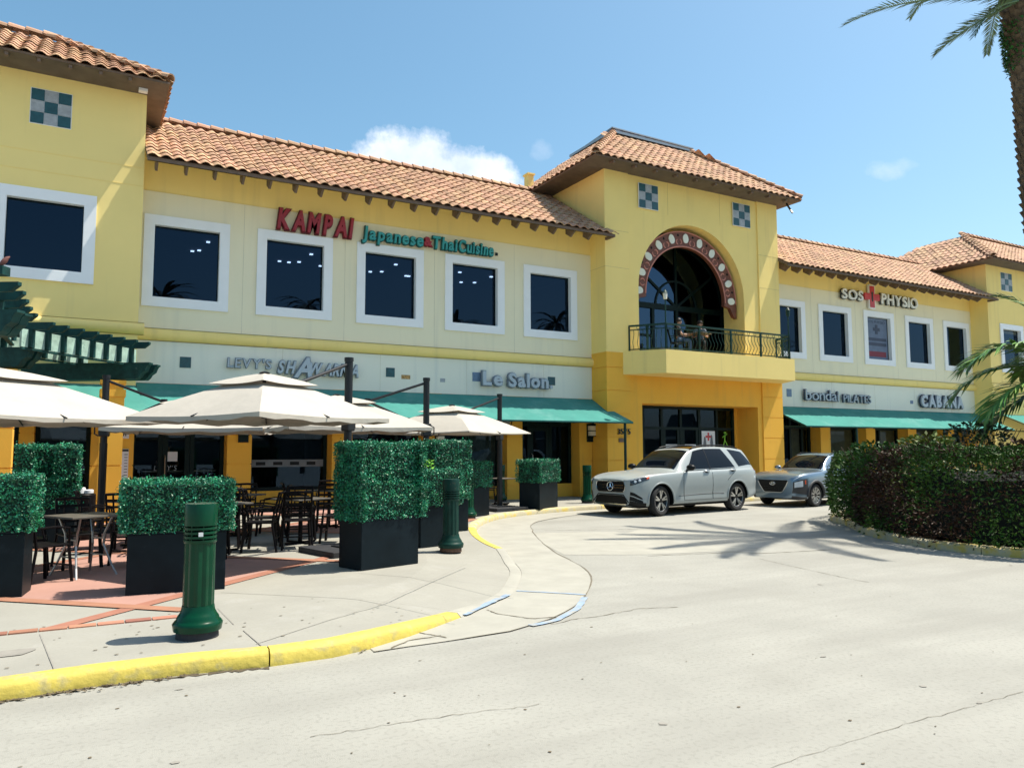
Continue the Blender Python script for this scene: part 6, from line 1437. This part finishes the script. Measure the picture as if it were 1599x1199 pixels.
# ------------------------------------------------------------ palms
def frond(parent, base, az, el, L, droop, nl, ll, lw, mat, seed, vee=.5, name='frond', stiff=.4):
    r_ = random.Random(seed); pts = []; d = Vector((math.cos(az)*math.cos(el), math.sin(az)*math.cos(el), math.sin(el))); p = Vector(base); n = 22
    for i in range(n+1):
        pts.append(p.copy()); p = p+d*(L/n); d = (d+Vector((0, 0, -droop/n*(.5+1.3*i/n)))).normalized()
    V = []; Fc = []; T = []
    st = MB().tube(pts, [.028*(1-.85*i/n)+.003 for i in range(n+1)], 6).build(name, mat, parent, smooth=True)
    st.data.attributes.new('tint', 'FLOAT', 'POINT').data.foreach_set('value', [.62]*len(st.data.vertices))
    for i in range(nl):
        f = .14+.86*(i/nl); x = f*n; j = min(int(x), n-1); q = pts[j].lerp(pts[j+1], x-j); t = (pts[j+1]-pts[j]).normalized()
        side = t.cross(Vector((0, 0, 1))).normalized(); up = side.cross(t)
        for s in (-1, 1):
            l = ll*(.35+.65*math.sin(math.pi*min(1, .12+f*.86)))*r_.uniform(.85, 1.12)
            dd = (side*s*(1-.45*f)+t*(.55+.5*f)+up*(vee*r_.uniform(.4, 1.1)-.12)).normalized()
            e1_ = q+dd*l*.5+Vector((0, 0, -.02*l)); e2_ = q+dd*l+Vector((0, 0, -stiff*l*r_.uniform(.3, 1.0)))
            wv = dd.cross(up).normalized()*lw*.5; b0 = len(V)
            V += [q-wv*.5, q+wv*.5, e1_+wv, e1_-wv, e2_]; Fc += [(b0, b0+1, b0+2, b0+3), (b0+3, b0+2, b0+4)]; T += [min(1, max(0, .5+r_.gauss(0, .22)))]*5
    lf = leafobj('leaflets', V, Fc, T, mat, st); lf['kind'] = 'stuff'
    return st
# young palm in the island, fronds reaching out to the left
yp = thing('palm_tree', 'young palm in the island with arching green fronds', 'palm', (18.5, 8.2, .1))
MB().tube([(0, 0, 0), (.03, 0, 1.0), (0, .02, 2.0), (0, 0, 3.1)], [.14, .12, .10, .07], 12).build('trunk', M_['trunk'], yp, smooth=True)
left = math.atan2(.4905, -.8714)      # towards the left of the photo
for i, (da, el, L, dr) in enumerate([(4, 44, 2.9, 1.7), (-12, 28, 2.8, 1.5), (10, 12, 2.7, 1.3), (-4, -4, 2.5, 1.1), (55, 48, 2.8, 1.9), (-50, 50, 2.8, 1.9), (100, 55, 2.7, 1.8), (-95, 45, 2.7, 1.7), (150, 50, 2.8, 1.8), (-150, 55, 2.8, 1.8), (180, 30, 2.6, 1.5), (75, 15, 2.4, 1.2), (-40, 72, 2.6, 1.4)]):
    frond(yp, (0, 0, 2.95), left+R(da), R(el), L, dr, 46, .85, .075, M_['frond'], i, .35, stiff=.35)
# tall date palm at the photo edge, crown mostly above the picture
dpx = gp(1660, 860, 0); D_ = 11.0
def along(px, py, dist): d = ray(px, py); return Vector((d.x*dist, d.y*dist, HC+d.z*dist))
tb = along(1680, 812, 18.2); tb.z = .1; tt = along(1599, 40, 17.8); tm = along(1622, 350, 18.0)
dp = thing('palm_tree', 'tall date palm with rough dark trunk at the photo edge', 'palm', tuple(tb)); TB = Vector(tb)
path = [Vector((0, 0, 0)), (tm-TB)*.5+Vector((.1, 0, 0)), tm-TB, (tm-TB).lerp(tt-TB, .55)+Vector((-.02, .0, 0)), tt-TB, (tt-TB)+((tt-tm).normalized()*1.5)]
PP = [];  
for i in range(len(path)-1):
    a, b, c, d = path[max(i-1, 0)], path[i], path[i+1], path[min(i+2, len(path)-1)]
    for j in range(14): t = j/14; PP.append(.5*((2*b)+(c-a)*t+(2*a-5*b+4*c-d)*t*t+(3*b-a-3*c+d)*t**3))
PP.append(path[-1]); L = len(PP)
def trad(i): f = i/L; return .33-.02*math.sin(f*5)+(.10*max(0, f-.66)/.2 if f > .66 else 0)
rs = [min(.43, trad(i)) for i in range(L)]
MB().tube(PP, [r_*.92 for r_ in rs], 20).build('trunk', M_['trunk'], dp, smooth=True)
tk = MB(); bi = 0
for i in range(2, L-1):                # old leaf bases in a spiral
    ax = (PP[min(i+1, L-1)]-PP[i-1]).normalized(); sx = ax.orthogonal().normalized(); sy = ax.cross(sx)
    for j in range(11):
        a = 2*math.pi*(j+.5*(i % 2))/11+rnd.uniform(-.1, .1); o_ = sx*math.cos(a)+sy*math.sin(a); t_ = ax.cross(o_)
        r0 = rs[i]*.9; h = .13*rnd.uniform(.8, 1.25); w = .075*rnd.uniform(.8, 1.2); pr = rnd.uniform(.035, .075)+(.03 if i > L*.7 else 0)
        b = PP[i]+o_*r0
        tk.add([b-t_*w, b+t_*w, b+t_*w*.7+ax*h+o_*pr, b-t_*w*.7+ax*h+o_*pr, b+t_*w*.6+ax*(h+.015)+o_*pr*.3, b-t_*w*.6+ax*(h+.015)+o_*pr*.3], ((0, 1, 2, 3), (3, 2, 4, 5), (0, 3, 5), (1, 4, 2)))
o = tk.build('leaf_bases', M_['trunk'], dp); o['kind'] = 'stuff'
V = []; Fc = []; T = []
for _ in range(900):                   # ferns on the trunk
    f = rnd.uniform(.70, .80); i = int(f*L); a = left+rnd.gauss(-.5, .75); o_ = Vector((math.cos(a), math.sin(a), 0)); p = PP[i]+o_*(rs[i]+.03)+Vector((0, 0, rnd.uniform(-.12, .12)))
    d = (o_+Vector((rnd.gauss(0, .6), rnd.gauss(0, .6), rnd.gauss(-.2, .6)))).normalized(); s = d.cross(Vector((0, 0, 1))).normalized(); l = rnd.uniform(.05, .12); b0 = len(V)
    V += [p, p+d*l*.5+s*l*.22, p+d*l, p+d*l*.5-s*l*.22]; Fc.append((b0, b0+1, b0+2, b0+3)); T += [rnd.random()]*4
leafobj('fern', V, Fc, T, M_['moss'], dp)['kind'] = 'stuff'
ct = PP[-1]
fl = [(-4, 9, 4.0, .62), (14, -14, 1.7, 1.2), (-35, -12, 1.9, .5), (35, 38, 3.2, .9), (-45, 42, 3.4, .9), (5, 50, 3.6, 1.1), (60, 40, 3.5, 1.1), (-75, 35, 3.4, 1.2), (95, 25, 3.3, .9), (-110, 10, 3.3, .9), (130, 40, 3.5, 1.3), (-140, 35, 3.5, 1.2), (165, 12, 3.3, 1.0), (-170, 45, 3.5, 1.3), (80, 65, 3.4, 1.3), (-60, 65, 3.4, 1.4), (180, 70, 3.3, 1.4)]
CB = along(1592, 2, 17.5)-TB
for i, (da, el, l, dr) in enumerate(fl):
    frond(dp, CB if i < 3 else tuple(ct), left+R(da), R(el), l*(1.0 if i < 3 else 1.05), dr, 70, .44, .028, M_['frond2'], 50+i, .5, stiff=.12)

# ------------------------------------------------------------ people
def person(label, loc, rz, shirt, trousers, bend=0.0, arms='down', hair=True, h=1.72, legs=True, sit=0.0):
    t = thing('person', label, 'person', loc, rz); k = h/1.72
    def skin(name, pts, edges, mat, sub=2, root=0, parent=t):
        me = bpy.data.meshes.new(name); me.from_pydata([tuple(Vector(p[:3])*k) for p in pts], edges, []); o = bpy.data.objects.new(name, me); COL.objects.link(o)
        m = o.modifiers.new('s', 'SKIN'); m.use_smooth_shade = True
        for i, p in enumerate(pts): me.skin_vertices[0].data[i].radius = (p[3]*k, (p[4] if len(p) > 4 else p[3])*k)
        me.skin_vertices[0].data[root].use_root = True
        o.modifiers.new('u', 'SUBSURF').levels = sub; o.modifiers['u'].render_levels = sub; me.materials.append(mat)
        dg = bpy.context.evaluated_depsgraph_get(); dg.update(); m2 = bpy.data.meshes.new_from_object(o.evaluated_get(dg)); bpy.data.objects.remove(o)
        o = bpy.data.objects.new(name, m2); COL.objects.link(o); o.parent = parent; m2.materials.clear(); m2.materials.append(mat); return o
    b = bend
    # facing +x
    T_ = lambda x, y, z: (x+max(0, z-.95)*b, y, z-sit)
    pts = [(*T_(0, 0, .98), .15, .12), (*T_(0, 0, 1.16), .125, .10), (*T_(0, 0, 1.34), .145, .11), (*T_(-.01, 0, 1.45), .06, .06), (*T_(0, 0, 1.52), .052, .052), (*T_(.02, 0, 1.585), .075, .085), (*T_(.02, 0, 1.67), .068, .085), (*T_(.09, 0, 1.60), .02)]
    ed = [(0, 1), (1, 2), (2, 3), (3, 4), (4, 5), (5, 6), (5, 7)]
    sh = [(*T_(0, 0, .98), .165, .135), (*T_(0, 0, 1.16), .14, .115), (*T_(0, 0, 1.34), .16, .125), (*T_(0, 0, 1.44), .08, .08)]; se = [(0, 1), (1, 2), (2, 3)]
    for s in (-1, 1):
        S_ = T_(0, s*.17, 1.40)
        if arms == 'down': el, wr, hn = (S_[0]+.02, s*.24, 1.13-sit), (S_[0]+.10, s*.25, .90-sit), (S_[0]+.14, s*.25, .80-sit)
        else: el, wr, hn = (S_[0]+.10, s*.27, 1.15-sit), (S_[0]+.34, s*.17, 1.14-sit), (S_[0]+.43, s*.13, 1.16-sit)
        n0 = len(pts); pts += [(*S_, .05), (*el, .04), (*wr, .028), (*hn, .035, .018)]; ed += [(2, n0), (n0, n0+1), (n0+1, n0+2), (n0+2, n0+3)]
        dv = (Vector(hn)-Vector(wr)).normalized(); sv = dv.cross(Vector((0, 0, 1))); sv = sv.normalized() if sv.length > .1 else Vector((0, 1, 0))
        for f in range(4): n1 = len(pts); q = Vector(hn)+sv*(.02*(f-1.5)); pts += [(*(q+dv*.035), .009), (*(q+dv*.07+Vector((0, 0, -.015))), .008)]; ed += [(n0+3, n1), (n1, n1+1)]
        n1 = len(pts); pts += [(*(Vector(hn)-sv*.04+dv*.0), .010), (*(Vector(hn)-sv*.05+dv*.035), .009)]; ed += [(n0+2, n1), (n1, n1+1)]
        m0 = len(sh); mid = Vector(S_).lerp(Vector(el), .75); sh += [(*S_, .066), (*mid, .055)]; se += [(2, m0), (m0, m0+1)]
        if legs:
            n2 = len(pts); pts += ([(.06, s*.09, .52, .085), (.44, s*.10, .52, .06), (.42, s*.10, .10, .04), (.52, s*.105, .035, .035)] if sit else [(0, s*.09, .90, .085), (.015, s*.10, .50, .055), (-.01, s*.10, .10, .04), (.10, s*.105, .035, .035)]); ed += [(0, n2), (n2, n2+1), (n2+1, n2+2), (n2+2, n2+3)]
    body = skin('body', pts, ed, M_['skin'])
    skin('shirt', sh, se, shirt)
    if legs:
        tr = [(0, 0, .98-sit, .155, .135)]; te = []
        for s in (-1, 1): n3 = len(tr); tr += ([(.08, s*.09, .52, .10), (.44, s*.10, .52, .078), (.42, s*.10, .09, .06)] if sit else [(0, s*.09, .88, .10), (.015, s*.10, .50, .075), (-.01, s*.10, .09, .06)]); te += [(0, n3), (n3, n3+1), (n3+1, n3+2)]
        skin('trousers', tr, te, trousers)
        for s in (-1, 1): MB().lathe([(.0, 0), (.05, 0), (.05, .03), (.035, .07), (0, .08)], 10, (.47 if sit else .05, s*.105, 0)).build('shoe', M_['cloth_black'], t)
    hp = Vector(T_(.0, 0, 1.665))*k; MB().lathe([(.0, .075), (.05, .065), (.085, .03), (.095, -.02), (.092, -.05), (.0, -.052)], 14, (0, 0, 0)).build('hair', M_['hair'], t, smooth=True, M=Matrix.Translation(hp+Vector((-.012, 0, .035))) @ Matrix.Rotation(R(-14), 4, 'Y'))
    fx = Vector(T_(.02, 0, 1.61))
    for s in (-1, 1): MB().lathe([(.0, .012), (.012, 0), (.0, -.012)], 8).build('eye', M_['hair'], t, M=Matrix.Translation((fx+Vector((.075, s*.03, .012)))*k)); MB().lathe([(.0, .03), (.018, 0), (.0, -.03)], 8).build('ear', M_['skin'], t, M=Matrix.Translation((fx+Vector((0, s*.082, -.005)))*k))
    MB().box(-.004, .006, -.022, .022, -.005, .004).build('mouth', pbr('lips', (.25, .08, .07), .5), t, M=Matrix.Translation((fx+Vector((.082, 0, -.045)))*k))
    return t
BZ = 4.908
for (x, y, f), lb in zip(((17.95, 20.2, -40), (19.05, 20.25, -130)), ('black chair under the person in the dark top on the balcony', 'black chair under the person in the grey shirt on the balcony')):
    c = copy_tree(chair0); c.location = (x, y, BZ); c.rotation_euler = (0, 0, R(f)-R(90)); c['label'] = lb; c['group'] = 'chairs on the balcony'
c = copy_tree(tp); c.location = (18.5, 19.75, BZ); c['label'] = 'small pedestal table on the balcony behind the railing'; c['group'] = 'tables on the balcony'
person('person in dark top and pale blue trousers seated on the balcony', (17.95, 20.2, BZ), R(-40), M_['cloth_black'], M_['cloth_blue'], .10, 'fwd', h=1.68, sit=.43)
person('person in grey patterned shirt seated behind the balcony railing', (19.05, 20.25, BZ), R(-130), M_['cloth_grey'], M_['cloth_black'], .14, 'fwd', h=1.68, sit=.43)
p = fp(262, 690, 23.0)
person('person in black working behind the glass of the dark shop door', (p.x, 22.9, .13), R(-100), M_['cloth_black'], M_['cloth_black'], .15, 'fwd', h=1.75)
# things inside the shop and by its door
t = thing('counter', 'pale shop counter just inside the dark door', 'counter', (2.4, 22.5, .13)); box('top', M_['steel'], t, -.9, .9, -.2, .25, .98, 1.02); box('front', M_['trimblack'], t, -.88, .88, -.15, .2, 0, .979)
t = thing('side_stand', 'small white-edged metal stand beside the shop door', 'stand', (1.55, 20.9, ZS))
for z in (.55, .88): MB().box(-.3, .3, -.16, .16, z, z+.02).build('shelf', M_['paper'], t)
for x in (-.29, .29):
    for y in (-.15, .15): MB().tube([(x, y, 0), (x, y, .9)], .012, 6).build('leg', M_['steel'], t)
t = tag(empty('window_banner', (0, 0, 0)), 'pale printed band along the bottom of the wide restaurant window', 'banner')
box('sheet', pbr('banner', (.16, .18, .19), .7, var=.2), t, 4.1, 6.1, YS-.03, YS-.02, 1.22, 1.42)
for i in range(4): box('print', M_['trimblack'], t, 4.25+i*.46, 4.5+i*.46, YS-.034, YS-.031, 1.27, 1.36)

# the far side of the road, seen only as reflections in the windows
m = MB(); P = []
for i in range(120):
    x = -110+i*2.2; P.append((x, 3.4+2.2*(mnoise.noise(Vector((x*.13, 1, 0)))+.6*mnoise.noise(Vector((x*.5, 4, 0))))+(4 if i % 13 == 3 else 0)))
n = len(P); m.add([(x, -62+dy, z) for dy in (0, -6) for x, h in P for z in (0, h)], [(2*i, 2*i+2, 2*i+3, 2*i+1) for i in range(n-1)]+[(2*n+2*i, 2*n+2*i+1, 2*n+2*i+3, 2*n+2*i+2) for i in range(n-1)]+[(2*i+1, 2*i+3, 2*n+2*i+3, 2*n+2*i+1) for i in range(n-1)])
for x, y, h in ((-2.4, -9, 10.2), (4.4, -12, 11.6), (14.6, -14, 12.4), (25.8, -12, 11.4), (36.5, -14, 12.8), (66, -12, 12), (80, -13, 13.4)):
    m.tube([(x, y, 0), (x+.3, y, h*.5), (x, y, h)], [.2, .14, .13], 8)
    for k in range(34):
        a = 2*math.pi*k/34*5+x; el = rnd.uniform(-.3, 1.0); P3 = []; q = Vector((x, y, h)); d = Vector((math.cos(a)*math.cos(el), math.sin(a)*math.cos(el), math.sin(el)))
        for s_ in range(6): P3.append(q.copy()); q = q+d*.55; d = (d+Vector((0, 0, -.3))).normalized()
        sd_ = Vector((-math.sin(a), math.cos(a), 0))
        m.add([p+sd_*w_*e for p, w_ in zip(P3, (.04, .10, .15, .15, .10, .02)) for e in (-1, 1)], [(2*i, 2*i+1, 2*i+3, 2*i+2) for i in range(5)])
tag(m.build('skyline', pbr('far_side', (.09, .11, .10), .9, var=.4, scale=.15)), kind='stuff')
